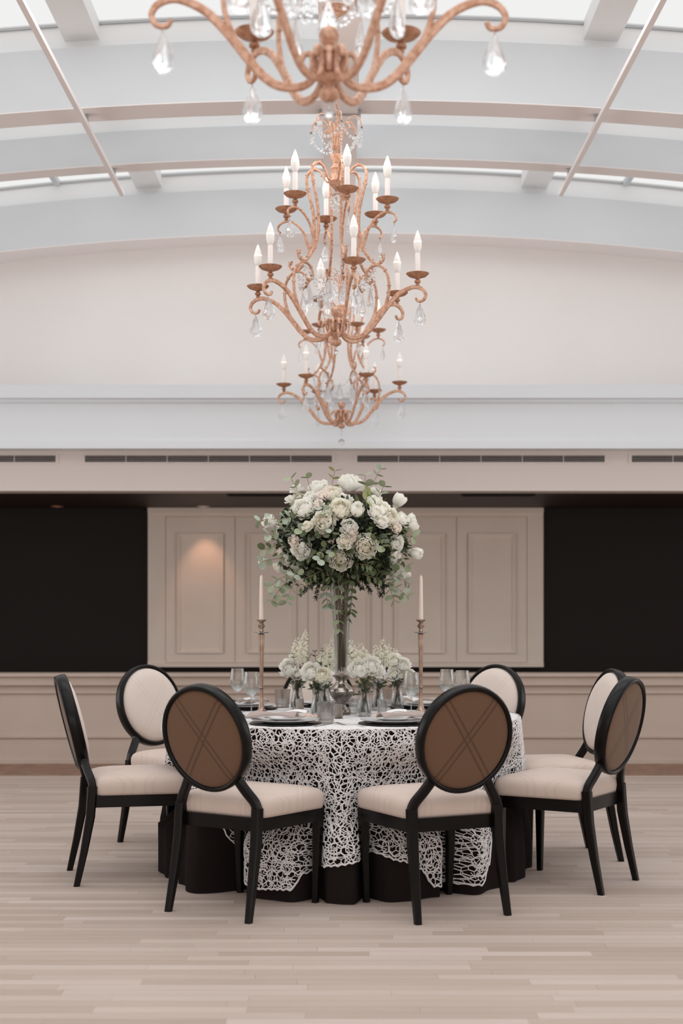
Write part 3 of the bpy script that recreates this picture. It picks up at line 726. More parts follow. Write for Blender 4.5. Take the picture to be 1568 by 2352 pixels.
for k in range(26):
    a = k*2.4; z = 3.50-0.075*(k/26); r = 0.03*sin(pi*(k+2)/29)+0.004; mb.ball(pol(r, a, z), 0.0082, 8, 4)
mb.sweep([pol(0,0,3.53), pol(0.001,0,3.43)], 0.001, 4)
me_clu = mb.mesh('bead_cluster', M['crystal'], True, False, None)
mb = MB(); mb.sweep([(0,0,0.002),(0,0,-0.085)], 0.001, 5); mb.ball((0,0,-0.018), 0.0075, 8, 5); mb.ball((0,0,-0.043), 0.006, 8, 5); mb.ball((0,0,-0.105), 0.026, 16, 10)
me_end = mb.mesh('crystal_ball', M['crystal'], True, False, None)
mb = MB(); mb.sweep([(0,0,0.002),(0,0,-0.03)], 0.001, 5); mb.lathe([(0,0),(0.007,-0.001),(0.007,-0.006),(0,-0.008)], 8); mb.ball((0,0,-0.032), 0.0125, 12, 8)
me_end2 = mb.mesh('crystal_bead', M['crystal'], True, False, None)
me_canopy = MB().lathe([(0,-0.050),(0.010,-0.050),(0.014,-0.044),(0.026,-0.038),(0.028,-0.032),(0.050,-0.024),(0.066,-0.010),(0.070,-0.002),(0.072,0),(0,0)], 28).mesh('canopy', M['gold'], True, False, 45)
def chain_mesh(z0, z1):
    m = MB(); z = z0; k = 0
    while z < z1:
        pts = []
        for j in range(13):
            a = 2*pi*j/12; u = 0.0085*cos(a); w = 0.019*sin(a)
            pts.append((u, 0, z+0.017+w) if k % 2 else (0, u, z+0.017+w))
        m.sweep(pts, 0.0022, 5, cap=False); z += 0.031; k += 1
    m.sweep([(0.004,0.002,z0),(0.004,0.002,z1+0.02)], 0.0018, 5)
    return m.mesh('chain', M['gold'], True, False, None)
me_chain = chain_mesh(3.925-Z0, 4.455-Z0)
def chandelier(x, y, a0, lb):
    t = thing('chandelier', lb, 'chandelier', (x, y, Z0), 0, 'three gold chandeliers')
    link('lower_hub', me_lowhub, t); link('upper_hub', me_uphub, t); link('canopy', me_canopy, t, (0,0,4.50-Z0)); link('chain', me_chain, t)
    link('crystal_ball', me_end, t) if y > 10 else link('crystal_bead', me_end2, t); link('bead_cluster', me_clu, t)
    for k in range(6):
        a = a0+k*pi/3
        A_ = link('arm', me_low, t, rot=(0,0,a))
        for (me, nm) in ((me_pan,'drip_pan'),(me_slv,'candle_sleeve'),(me_blb,'bulb'),(me_core,'bulb_glow')): link(nm, me, A_, (.45,0,3.037-Z0))
        link('crystal_drop', me_d1, A_, (.462,0,2.888-Z0), rot=(0,0,random.uniform(-1.2,1.2))); link('hook', me_hook, A_, (.462,0,2.888-Z0))
        link('crystal_drop', me_d1, A_, (.190,0,2.992-Z0), rot=(0,0,random.uniform(-1.2,1.2))); link('hook', me_hook, A_, (.190,0,2.992-Z0))
        B_ = link('arm', me_up, t, rot=(0,0,a))
        for (me, nm) in ((me_pan,'drip_pan'),(me_slv,'candle_sleeve'),(me_blb,'bulb'),(me_core,'bulb_glow')): link(nm, me, B_, (.285,0,3.444-Z0))
        pl = bpy.data.lights.new('candle_bulb_light', 'POINT'); pl.energy = 0.8; pl.color = (1.0, 0.90, 0.82); pl.shadow_soft_size = 0.03
        po = bpy.data.objects.new('candle_bulb_light', pl); COL.objects.link(po); po.location = (x+.285*cos(a), y+.285*sin(a), 3.444+0.285)
        link('crystal_drop', me_d2, B_, (.320,0,3.312-Z0), rot=(0,0,random.uniform(-1.2,1.2))); link('hook', me_hook, B_, (.320,0,3.312-Z0))
        link('top_scroll', me_top, t, rot=(0,0,a)); link('top_scroll', me_top2, t, rot=(0,0,a+pi/6))
        link('bead_swag', me_sw1, t, rot=(0,0,a)); link('bead_swag', me_sw2, t, rot=(0,0,a)); link('bead_swag', me_sw3, t, rot=(0,0,a)); link('bead_swag', me_sw4, t, rot=(0,0,a))
        if k % 2: link('crystal_drop', me_d3, t, pol(.115, a+pi/6, 3.03), rot=(0,0,random.uniform(-1.5,1.5)))
    # little scrolls round the lower hub
    for k in range(6):
        a = a0+pi/6+k*pi/3
        if k == 0:
            sc_ = prof2([(.030,2.775),(.046,2.778),(.056,2.798),(.052,2.822),(.040,2.835),(.028,2.828)], 5); me_s = MB().band(sc_, .009, .014).mesh('hub_scroll', M['gold'], True, False, 35)
        link('hub_scroll', me_s, t, rot=(0,0,a))
    return t
chandelier(-0.035, 3.97, radians(1), 'nearest gold chandelier, cut off by the top of the picture')
chandelier(-0.028, 7.60, radians(-78.5), 'middle gold chandelier, seen whole above the table')
chandelier(0.0, 11.0, radians(-66), 'farthest and lowest-looking gold chandelier, behind the middle one')

# ------------------------------------------------------------------ flowers
def bloom(rings, seed, ruffle, name, m, heart=None, tall=0.88, core=0.5):
    rnd = random.Random(seed); mb = MB(); first_heart = None
    mb.lathe([(core*rings[0][0]*sin(pi*j/6), -core*rings[0][0]*cos(pi*j/6)*tall-0.06) for j in range(7)], 12)
    mb.lathe([(0,-1.0*tall-0.1),(0.25,-0.92*tall),(0.40,-0.80*tall),(0.1,-0.7*tall)], 8)
    for ri, (rho, tau, wd, cnt, flare) in enumerate(rings):
        off = rnd.random()*6.3
        if heart is not None and ri >= len(rings)-4 and first_heart is None: first_heart = len(mb.f)
        for i in range(cnt):
            phi = off+2*pi*i/cnt+rnd.uniform(-.18,.18); tau_ = radians(tau+rnd.uniform(-11,11)); w = wd*rnd.uniform(.82,1.15); G = 5; vs = []
            fs = []; ph = rnd.random()*6
            for a in range(G+1):
                t = a/G
                for b in range(G+1):
                    s_ = -1+2*b/G
                    th = radians(165)-(radians(165)-tau_)*t + 0.20*s_*s_*t*t
                    az = phi+s_*w*(0.35+0.65*sin(pi*min(t,0.75)/1.5))/max(0.45, sin(max(th,0.35)))*0.75
                    r = rho*(1+flare*(t**4)*1.35+ruffle*t*t*sin(5*s_+ph)-0.05*s_*s_)*(1+0.02*rnd.uniform(-1,1))
                    vs.append((r*sin(th)*cos(az), r*sin(th)*sin(az), r*cos(th)*tall))
            for a in range(G):
                for b in range(G): q = a*(G+1)+b; fs.append((q, q+1, q+G+2, q+G+1))
            mb.add(vs, fs)
    me = mb.mesh(name, m, True, False, None)
    if heart is not None:
        me.materials.append(heart)
        # inner rings sit inside the flower
        for p in me.polygons:
            c = p.center
            if Vector(c).length < rings[0][0]*0.66 and c.z > 0.0: p.material_index = 1
    return me
peR = [(1.0,88,.60,6,.20),(.93,66,.54,7,.16),(.83,54,.46,8,.15),(.73,46,.40,8,.16),(.62,40,.36,8,.18),(.51,34,.34,7,.2),(.40,26,.36,6,.22),(.26,15,.5,4,.25)]
roR = [(1.0,92,.66,5,.34),(.90,62,.64,5,.24),(.76,46,.64,5,.16),(.60,34,.7,4,.14),(.45,22,.8,4,.12),(.30,12,.9,3,.12)]
buR = [(.78,46,.72,5,.22),(.68,28,.8,4,.12),(.52,14,.95,3,.1)]
PE = [bloom(peR, k, .07, 'peony', M['petal']) for k in (1,2,3)]
PC = [bloom(peR, k, .07, 'peony', M['petalc'], M['heart']) for k in (4,5)]
RO = [bloom(roR, k, .04, 'rose', M['petal'], M['petalc']) for k in (6,7)]
RC = [bloom(roR, 8, .04, 'rose', M['petalc'], M['heart'])]
RP = [bloom(roR, k, .04, 'rose', M['petalp'], M['heart']) for k in (9,10)]
BU = [bloom(buR, 12, .05, 'rose', M['petal'], M['petalc'], 1.15)]
def leaf_mesh(kind, m):
    mb = MB(); vs = []; fs = []
    if kind == 'round':
        n = 10; vs = [(0,0.5,-0.06)]
        for k in range(n):
            a = 2*pi*k/n; x = 0.46*sin(a); y = 0.5-0.5*cos(a); vs.append((x, y, 0.10*abs(x)*2-0.02*y))
        fs = [(0, 1+k, 1+(k+1)%n) for k in range(n)]
    else:
        w = 0.24
        vs = [(0,0,0),(-w*.7,.22,.05),(0,.25,0),(w*.7,.22,.05),(-w,.5,.04),(0,.52,-.02),(w,.5,.04),(-w*.6,.78,0),(0,.8,-.06),(w*.6,.78,0),(0,1.05,-.14)]
        fs = [(0,2,1),(0,3,2),(1,2,5,4),(2,3,6,5),(4,5,8,7),(5,6,9,8),(7,8,10),(8,9,10)]
    return mb.add(vs, fs).mesh('leaf', m, True, False, None)
LR = [leaf_mesh('round', M['euc']), leaf_mesh('round', M['eucb']), leaf_mesh('round', M['green'])]
LP = [leaf_mesh('point', M['green']), leaf_mesh('point', M['lime']), leaf_mesh('point', M['olive'])]
def leafmat4(p, d, size, roll):
    q = Vector(d).normalized().to_track_quat('Y', 'Z') @ Euler((0, roll, 0)).to_quaternion()
    return Matrix.Translation(p) @ q.to_matrix().to_4x4() @ Matrix.Scale(size, 4)
def put_leaf(parent, me, p, d, size, roll):
    o = link('leaf', me, parent); o.matrix_local = leafmat4(Vector(p), d, size, roll); return o
def bake_leaf(mb, kind, p, d, size, roll):
    Mx = leafmat4(Vector(p), d, size, roll)
    if kind == 'round':
        pts = [(0,0,0),(-.42,.3,.06),(-.4,.75,.04),(0,1,0),(.4,.75,.04),(.42,.3,.06)]; mb.add([Mx @ Vector(q) for q in pts], [(0,5,4,3,2,1)])
    else:
        pts = [(0,0,0),(-.2,.35,.05),(-.12,.75,0),(0,1,-.08),(.12,.75,0),(.2,.35,.05),(0,.4,-.02)]; mb.add([Mx @ Vector(q) for q in pts], [(0,6,2,1),(6,3,2),(0,5,4,6),(6,4,3)])

# tall trumpet vase
va = thing('trumpet_vase', 'tall clear trumpet vase on a silver mercury-glass base', 'vase', (0.0, TY, ZT))
MB().lathe([(0,0),(0.044,0),(0.046,0.004),(0.046,0.022),(0.040,0.030),(0.028,0.036),(0.020,0.048),(0.026,0.062),(0.050,0.086),(0.062,0.108),(0.064,0.120),(0.058,0.134),(0.040,0.148),(0.029,0.160),(0.027,0.170),(0.034,0.184),(0.046,0.192),(0.047,0.197),(0.038,0.197),(0,0.192)], 36).build('base', M['mercury'], va)
gz = [(0.0,0.199),(0.034,0.199),(0.037,0.206),(0.037,0.30),(0.040,0.42),(0.048,0.54),(0.060,0.64),(0.0625,0.66),(0.060,0.66),(0.0575,0.64),(0.0455,0.54),(0.0375,0.42),(0.034,0.30),(0.034,0.208),(0.0,0.206)]
MB().lathe(gz, 32).build('glass_trumpet', M['clear'], va)
BC = Vector((0.0, TY, 1.655)); RX, RY, RZ = 0.335, 0.30, 0.235
ar = thing('flower_arrangement', 'large ball of white peonies, roses and eucalyptus in the tall vase', 'flowers', (0.0, TY, 1.40))
def L2(p): return Vector(p)-Vector((0.0, TY, 1.40))
mb = MB()
for k in range(16):
    a = k*2.39; r0 = 0.022*sqrt((k+1)/16); r1 = 0.045*sqrt((k+1)/16)
    mb.sweep([L2((r0*cos(a), TY+r0*sin(a), 0.98+0.01*(k % 3))), L2((r0*cos(a+.5)*1.1, TY+r0*sin(a+.5)*1.1, 1.2)), L2((r1*cos(a+1), TY+r1*sin(a+1), 1.42)), L2((r1*3*cos(a+1), TY+r1*3*sin(a+1), 1.6))], 0.0032, 6)
mb.build('stems', M['stem'], ar, angle=None, kind='stuff')
def surf(px, py, push=1.0):
    D = TY
    for _ in range(6):
        p = at(px, py, D); u = (p.x-BC.x)/RX; w = (p.z-BC.z)/RZ; q = 1-u*u-w*w
        D = TY-RY*sqrt(max(q, 0.0)) if q > 0 else TY - 0.02
    n = Vector((u/RX, (D-TY)/RY/RY, w/RZ)); n.normalize(); return p, n
peo = [(731,1117,42),(804,1105,45),(697,1165,46),(782,1166,45),(742,1196,45),(692,1263,42),(839,1255,48),(783,1287,44),(894,1185,44),(681,1145,32),(801,1211,33),(912,1249,32),(908,1290,28),(762,1131,36),(866,1158,30),(655,1286,26),(712,1140,28)]
rnd = random.Random(2)
for i, (px, py, d) in enumerate(peo):
    p, n = surf(px, py); n = (n+Vector((0,-0.55,0.15))).normalized(); r = d/2*(p.y)/F*1.08
    p = p - n*r*0.15
    link('peony', (PE+PC)[i % 5] if i not in (4,7,6) else PC[i % 2], ar, L2(p), zq(n, rnd.random()*6), r)
ros = [(681,1127,23,0),(913,1154,25,3),(941,1210,22,3),(950,1269,22,3),(926,1315,18,3),(860,1133,22,0),(819,1175,26,3),(862,1180,28,0),(874,1199,24,0),(922,1196,26,0),(619,1199,26,0),(608,1288,14,3),(791,1245,25,1),(707,1210,18,1),(857,1154,22,0),(905,1272,22,0),(741,1141,22,2),(733,1161,18,2),(754,1129,20,2),(808,1223,18,2),(808,1238,11,2),(676,1242,19,2),(908,1214,19,2),(647,1266,12,2),(630,1205,20,0),(668,1150,20,0),(900,1315,18,0),(878,1170,26,0),(938,1195,18,3),(640,1300,18,0)]
for i, (px, py, d, k) in enumerate(ros):
    p, n = surf(px, py); n = (n+Vector((0,-0.35,0.2))).normalized(); r = d/2*p.y/F*1.1; S_ = {0:RO, 1:RC, 2:RP, 3:BU}[k]
    link('rose', S_[i % len(S_)], ar, L2(p+n*0.012), zq(n, rnd.random()*6), r*(1.35 if k == 3 else 1.0))
for i in range(22):                         # blooms round the back of the ball
    a = rnd.uniform(0.1, pi-0.1); e = rnd.uniform(-0.5, 1.1); n = Vector((cos(a)*cos(e), sin(a)*cos(e), sin(e)))
    p = BC+Vector((n.x*RX*0.97, n.y*RY*0.97, n.z*RZ*0.97)); link('peony' if i % 2 else 'rose', PE[i % 3] if i % 2 else RO[i % 2], ar, L2(p), zq(n, rnd.random()*6), 0.045 if i % 2 else 0.027)
# dense dark greenery inside
for nm, mt, cnt, lo, hi, sz in (('inner_foliage', M['olive'], 3300, .45, .93, .040), ('outer_foliage', M['green'], 950, .80, 1.03, .034)):
    mb = MB()
    for k in range(cnt):
        a = rnd.random()*2*pi; e = math.asin(rnd.uniform(-0.98, 0.85)); q = rnd.uniform(lo, hi); n = Vector((cos(a)*cos(e), sin(a)*cos(e), sin(e)))
        p = BC+Vector((n.x*RX*q, n.y*RY*q, n.z*RZ*q-0.02)); d = (n+Vector((rnd.uniform(-1,1), rnd.uniform(-1,1), rnd.uniform(-1.1,.7)))*0.9).normalized()
        bake_leaf(mb, 'round' if k % 3 == 0 else 'point', L2(p), d, sz*rnd.uniform(.6,1.25), rnd.uniform(-1.6,1.6))
    mb.build(nm, mt, ar, angle=None, kind='stuff')
nleaf = 0; twig = MB()
def sprig(p0, p1, sag_, n, sizes, mats, parent, orig, twigs, pair=True, spread=0.9):
    global nleaf
    p0, p1 = Vector(p0), Vector(p1); mid = (p0+p1)/2+Vector((0,0,sag_)); pts = spline([p0, p0.lerp(mid, .55)+Vector((0,0,sag_*.2)), mid.lerp(p1, .4), p1], 5)
    twigs.sweep([p-orig for p in pts], 0.0013, 4)
    for i in range(n):
        t = 0.25+0.75*i/max(1, n-1); k = min(len(pts)-2, int(t*(len(pts)-1))); p = pts[k] if t < 1 else pts[-1]; d = (pts[k+1]-pts[k]).normalized()
        for s_ in ((-1, 1) if pair else (1 if i % 2 else -1,)):
            side = d.cross(Vector((0,-1,0.2))).normalized()*s_; dd = (d*0.5+side*spread+Vector((rnd.uniform(-.5,.5), rnd.uniform(-.7,.3), rnd.uniform(-.4,.4)))*0.6)
            me = rnd.choice(mats); put_leaf(parent, me, p-orig, dd, rnd.uniform(*sizes), rnd.uniform(-0.9,0.9)); nleaf += 1
O = Vector((0.0, TY, 1.40))
def S(px, py, dy=0.0): return at(px, py, TY+dy)
for (a, b, sg, n, sz, mats, dy) in [
    ((690,1210),(596,1196),0.03,4,(.034,.044),LR[:2],-.05), ((680,1230),(618,1228),0.02,4,(.036,.046),LR,-.12), ((680,1260),(606,1262),0.02,4,(.034,.044),LR,-.08),
    ((680,1290),(602,1290),0.02,4,(.032,.044),LR,-.05), ((690,1320),(622,1345),0.03,4,(.034,.046),LR[:2],-.1), ((660,1340),(625,1380),0.02,4,(.034,.046),LR[:2],-.08),
    ((680,1335),(658,1383),0.02,4,(.034,.046),LR[:2],-.15), ((700,1290),(668,1330),0.0,4,(.034,.046),LR[:2],-.22), ((700,1150),(668,1100),0.0,3,(.034,.046),LR[:1],-.05),
    ((720,1150),(705,1098),0.0,2,(.030,.040),LR[:1],-.05), ((760,1130),(768,1083),0.0,3,(.040,.052),LP[1:2],-.1), ((840,1140),(873,1078),0.0,4,(.032,.044),LR[:2],-.05),
    ((840,1150),(838,1092),0.0,3,(.036,.05),LR[:1],-.12), ((860,1160),(880,1118),0.0,3,(.036,.046),LR[:1],-.1), ((800,1180),(850,1140),0.0,4,(.05,.065),LP[:2],-.28),
    ((890,1220),(948,1232),0.01,3,(.038,.05),LR[:2],-.08), ((870,1230),(880,1256),0.0,3,(.040,.055),LR[:2],-.26), ((880,1290),(935,1300),0.01,3,(.034,.046),LR[:2],-.08),
    ((890,1320),(940,1342),0.01,4,(.034,.046),LR[:2],-.05), ((880,1330),(905,1380),0.02,5,(.034,.046),LR[:2],-.1), ((890,1340),(935,1370),0.01,4,(.034,.046),LR[:2],-.1),
    ((700,1180),(655,1190),0.0,4,(.036,.048),LR,-.15), ((720,1230),(690,1215),0.0,3,(.036,.048),LR,-.25), ((730,1240),(750,1215),0.0,3,(.032,.042),LR[:2],-.30),
    ((770,1260),(735,1285),0.0,4,(.034,.044),LR[:2],-.29), ((740,1250),(768,1270),0.0,3,(.034,.044),LR[:2],-.30), ((770,1190),(735,1165),0.0,3,(.032,.042),LR[1:2],-.30),
    ((760,1200),(762,1225),0.0,3,(.034,.046),LR[2:],-.30), ((850,1290),(880,1320),0.0,4,(.038,.05),LP[:1],-.2), ((800,1290),(850,1300),0.0,5,(.030,.042),LP[:1],-.28),
    ((800,1310),(870,1330),0.0,5,(.034,.046),LP[:1],-.2), ((760,1300),(700,1330),0.0,5,(.034,.046),LP[:1],-.25), ((750,1320),(690,1350),0.0,5,(.034,.046),LP[::2],-.18)]:
    sprig(S(*a, dy*0.6), S(*b, dy), sg, n, sz, mats, ar, O, twig)
# trailing vine down the front of the vase
for (pp, n, sz, mats) in (([(790,1310,-.2),(786,1340,-.12),(794,1370,-.09),(792,1400,-.08),(800,1425,-.08)], 8, (.028,.040), LP[:1]),
                          ([(765,1310,-.2),(752,1345,-.12),(750,1375,-.09),(756,1392,-.085)], 6, (.034,.046), LR[:2]),
                          ([(800,1320,-.18),(808,1370,-.1),(804,1410,-.08)], 6, (.03,.042), LR[2:]),
                          ([(778,1330,-.15),(776,1390,-.09),(780,1452,-.075)], 5, (.034,.044), LR[:1])):
    pts = spline([S(*q) for q in pp], 6); twig.sweep([p-O for p in pts], 0.0014, 4)
    for i in range(n):
        k = min(len(pts)-2, int((0.2+0.8*i/(n-1))*(len(pts)-1)))
        for s_ in (-1, 1): put_leaf(ar, rnd.choice(mats), pts[k]-O, Vector((s_*0.8, -0.3+rnd.uniform(-.3,.2), -0.8+rnd.uniform(-.3,.3))), rnd.uniform(*sz), rnd.uniform(-.6,.6)); nleaf += 1
twig.build('twigs', M['stem'], ar, angle=None, kind='stuff')
fern = MB()                                  # feathery asparagus fern under the ball
for (a, b) in (((740,1330),(690,1365)),((735,1325),(725,1375)),((830,1325),(850,1360)),((850,1320),(876,1368)),((870,1310),(880,1360)),((720,1320),(660,1340)),((820,1330),(890,1345)),((800,1330),(830,1350))):
    pts = spline([S(*a,-.12), S((a[0]+b[0])/2,(a[1]+b[1])/2-6,-.13), S(*b,-.12)], 10)
    for k in range(1, len(pts)):
        for j in range(7):
            d = Vector((rnd.uniform(-1,1), rnd.uniform(-.6,.6), rnd.uniform(-1,.4))); bake_leaf(fern, 'point', pts[k]-O, d, rnd.uniform(.012,.024), 0)
fern.build('fern', M['olive'], ar, angle=None, kind='stuff')

# ---- low posies in small glass carafes
def carafe(x, y, h, lb, r=0.036):
    t = thing('bud_vase', lb, 'vase', (x, y, ZT), random.random()*3, 'small glass bud vases')
    pr = [(0,0.0),(r*0.92,0.0),(r,0.006),(r*0.98,h*0.3),(r*0.72,h*0.58),(r*0.68,h*0.66),(r*0.9,h*0.92),(r*1.05,h),(r*1.0,h),(r*0.85,h*0.92),(r*0.62,h*0.66),(r*0.66,h*0.58),(r*0.90,h*0.3),(r*0.9,0.014),(0,0.012)]
    MB().lathe(pr, 24).build('glass_body', M['clear'], t)
    MB().lathe([(0,0.013),(r*0.89,0.015),(r*0.89,h*0.3),(r*0.7,h*0.5),(0,h*0.5)], 20).build('water', M['water'], t)
    return t
def posy(x, y, h, lb, blooms, spikes, greens, mats=LP):
    t = thing('posy', lb, 'flowers', (x, y, ZT+h)); base = Vector((x, y, ZT+h)); st = MB(); ends = []
    for (px, py, d, dy, kind) in blooms:
        p = at(px, py, y+dy)-base; r = d/2*(y+dy)/F*1.05; n = (Vector((p.x*3, -0.9, 0.55))).normalized()
        S_ = {'p': PE, 'c': PC, 'r': RO, 'f': RP}[kind]; link('peony' if kind in 'pc' else 'rose', rnd.choice(S_), t, p, zq(n, rnd.random()*6), r); ends.append(p-n*r)
    for (px, py, px2, py2, dy) in spikes:
        a = at(px, py, y+dy)-base; b = at(px2, py2, y+dy)-base; m = MB(); L_ = (b-a).length; n = int(L_/0.0042)
        for k in range(n):
            f_ = k/n; c = a.lerp(b, f_); w = 0.021*(1-f_)**0.7+0.003; an = k*2.4; q = c+Vector((cos(an)*w, sin(an)*w, rnd.uniform(-.003,.003))); rr = (0.0085*(1-f_)+0.0032)*rnd.uniform(.8,1.2)
            for j in range(4):
                aa = an+j*1.6; bake_leaf(m, 'round', q, Vector((cos(aa)+cos(an), sin(aa)+sin(an), rnd.uniform(-.4,.9))), rr*1.7, rnd.uniform(-1,1))
        m.build('flower_spike', M['floret'], t, angle=None); ends.append(a)
    for e in ends:
        st.sweep([Vector((rnd.uniform(-.02,.02), rnd.uniform(-.02,.02), -h+0.02)), Vector((rnd.uniform(-.008,.008), rnd.uniform(-.008,.008), -h*0.4)), e*0.4, e], 0.0020, 5)
    for k in range(5):
        st.sweep([Vector((rnd.uniform(-.022,.022), rnd.uniform(-.022,.022), -h+0.02)), Vector((rnd.uniform(-.01,.01), rnd.uniform(-.01,.01), -h*0.4)), Vector((rnd.uniform(-.03,.03), rnd.uniform(-.03,.03), 0.03))], 0.0018, 5)
    st.build('stems', M['stem'], t, angle=None)
    fo = MB()
    for k in range(90):
        d = Vector((rnd.uniform(-1,1), rnd.uniform(-1,1), rnd.uniform(-.2,1))).normalized(); bake_leaf(fo, 'point', d*rnd.uniform(0,.035)+Vector((0,0,rnd.uniform(-.05,.015))), d+Vector((0,0,.3)), rnd.uniform(.018,.032), rnd.uniform(-1.5,1.5))
    fo.build('foliage', M['green'], t, angle=None, kind='stuff')
    for (px, py, dy, n, mt) in greens:
        p1 = at(px, py, y+dy)-base; pts = spline([Vector((0,0,0)), p1*0.5+Vector((0,0,.01)), p1], 6); g = MB(); g.sweep(pts, 0.0012, 4); g.build('twig', M['gstem'], t, angle=None)
        for i in range(n):
            k = min(len(pts)-2, int((0.3+0.7*i/max(1,n-1))*(len(pts)-1)))
            for s_ in (-1, 1): put_leaf(t, mt, pts[k], Vector((s_*0.8, rnd.uniform(-.5,.3), 0.6)), rnd.uniform(.014,.022), rnd.uniform(-.7,.7))
    return t
VS = [(-0.232,7.47,.15,'bud vase at the left end of the low flowers',[(664,1534,40,0,'p'),(682,1548,22,-.02,'r')],[(690,1522,703,1446,.02),(678,1510,683,1462,.03)],[(716,1500,.02,6,LP[0]),(672,1500,0,4,LP[2])]),
      (-0.117,7.02,.155,'bud vase just left of the tall vase, holding two white peonies',[(713,1543,40,-.01,'p'),(739,1551,36,-.02,'c')],[],[(742,1488,.05,6,LP[2]),(722,1494,.05,5,LP[2]),(706,1510,.03,5,LP[0])]),
      (-0.090,7.36,.15,'slim bud vase half hidden behind the left side of the tall vase',[(752,1560,16,-.02,'r')],[(752,1540,766,1458,-.02),(741,1530,748,1480,0)],[(757,1500,0,5,LP[0])]),
      (0.112,7.00,.155,'bud vase just right of the tall vase, holding two white peonies',[(825,1536,42,-.01,'p'),(853,1528,40,0,'p'),(868,1540,24,.01,'r')],[(816,1522,805,1468,.03),(836,1510,826,1476,.05)],[(800,1500,.02,4,LP[0])]),
      (0.190,7.42,.15,'bud vase of greenery behind the right-hand peonies',[(872,1556,18,-.02,'r')],[(884,1530,878,1464,0),(868,1520,862,1482,.02)],[(888,1500,0,6,LP[0]),(868,1505,0,5,LP[2])]),
      (0.294,7.50,.16,'bud vase at the right end of the low flowers',[(904,1516,28,0,'r'),(926,1526,30,0,'p'),(940,1550,26,-.02,'p'),(902,1548,24,-.03,'r'),(922,1550,20,-.02,'r')],[(898,1530,890,1480,.02),(914,1530,906,1488,.03)],[(880,1510,0,6,LP[0])])]
for (x, y, h, lb, bl, sp, gr) in VS:
    carafe(x, y, h, 'clear glass '+lb); posy(x, y, h, {'bud vase at the left end of the low flowers':'low white posy with a tall spike at the far left',
     'bud vase just left of the tall vase, holding two white peonies':'two open white peonies with dark sprigs, left of the tall vase',
     'slim bud vase half hidden behind the left side of the tall vase':'slender ivory flower spikes against the left of the tall vase',
     'bud vase just right of the tall vase, holding two white peonies':'open white peonies with ivory spikes, right of the tall vase',
     'bud vase of greenery behind the right-hand peonies':'feathery greenery and pale spikes behind the right-hand peonies',
     'bud vase at the right end of the low flowers':'cluster of white blooms at the right end of the table flowers'}[lb], bl, sp, gr)

# ------------------------------------------------------------------ candlesticks
def candlestick(x, y, side):
    t = thing('candlestick', 'tall slim aged-metal candlestick standing %s of the flowers' % side, 'candlestick', (x, y, ZT), 0, 'pair of tall candlesticks')
    MB().lathe([(0,0),(0.048,0),(0.049,0.003),(0.040,0.010),(0.026,0.020),(0.016,0.036),(0.011,0.062),(0.0095,0.085),(0.0085,0.12),(0.0085,0.130),(0.0125,0.134),(0.0125,0.138),(0.0085,0.142),(0.0090,0.20),(0.0115,0.30),(0.0145,0.385),(0.0155,0.40),(0.010,0.406)], 28).build('column', M['pewter'], t)
    MB().lathe([(0.009,0.404),(0.036,0.409),(0.039,0.413),(0.034,0.4145),(0.010,0.412)], 28).build('drip_tray', M['silver'], t)
    MB().lathe([(0.009,0.411),(0.012,0.420),(0.008,0.428),(0.016,0.436),(0.018,0.446),(0.011,0.454),(0.009,0.460),(0.022,0.468),(0.024,0.474),(0.013,0.475),(0.012,0.466),(0,0.466)], 24).build('candle_cup', M['pewter'], t)
    c = thing('taper_candle', 'cream taper candle standing in the %s candlestick' % ('left' if side == 'left' else 'right'), 'candle', (x, y, ZT+0.4665), 0, 'pair of taper candles')
    MB().lathe([(0,0),(0.0118,0),(0.0105,0.12),(0.0088,0.210),(0.0070,0.222),(0.002,0.229),(0,0.229)], 20).build('wax', M['wax'], c)
    MB().sweep([(0,0,0.227),(0.001,0,0.235)], 0.001, 5).build('wick', M['wick'], c)
candlestick(-0.397, 7.06, 'left'); candlestick(0.396, 7.10, 'right')

# ------------------------------------------------------------------ glassware
def tumbler_mesh():
    r0, r1, h, n = 0.035, 0.0435, 0.098, 48; m = MB(); vs = []; fs = []; prof = []
    for j in range(19):
        t = j/18; r = r0+(r1-r0)*t; prof.append((r, h*t))
    for j, (r, z) in enumerate(prof):
        for k in range(n):
            low = z < h*0.42 and z > 0.006
            g = (0.0016 if (k % 3) and low and (j % 3 != 0) else 0.0)
            a = 2*pi*k/n; vs.append(((r+g)*cos(a), (r+g)*sin(a), z))
    for (r, z) in ((r1-0.0022, h), (r0-0.001+0.003, h*0.3), (r0-0.003, 0.014)):
        for k in range(n): a = 2*pi*k/n; vs.append((r*cos(a), r*sin(a), z))
    rows = len(prof)+3
    for j in range(rows-1):
        for k in range(n): fs.append((j*n+k, j*n+(k+1)%n, (j+1)*n+(k+1)%n, (j+1)*n+k))
    fs.append(tuple(reversed(range(n)))); fs.append(tuple(range((rows-1)*n, rows*n)))
    return m.add(vs, fs).mesh('tumbler', M['smoke'], True, False, 30)
me_t = tumbler_mesh()
for (x, y, lb) in ((-0.072,6.55,'pressed grey tumbler nearest the viewer, in front of the tall vase'),(-0.318,7.66,'pressed grey tumbler at the back left, beside the bud vases'),(0.25,7.76,'pressed grey tumbler behind the low flowers at right')):
    link('tumbler', me_t, None, (x, y, ZT), (0,0,0.1), label=lb, cat='glass', group='pressed tumblers')
me_v = MB().lathe([(0,0),(0.019,0),(0.0205,0.003),(0.0225,0.068),(0.0205,0.068),(0.019,0.012),(0,0.010)], 12).mesh('votive_glass', M['mercury'], True, False, 20)
me_vc = MB().lathe([(0,0),(0.021,0),(0.023,0.004),(0.027,0.072),(0.025,0.072),(0.021,0.012),(0,0.010)], 16).mesh('votive_glass', M['clear'], True, False, 20)
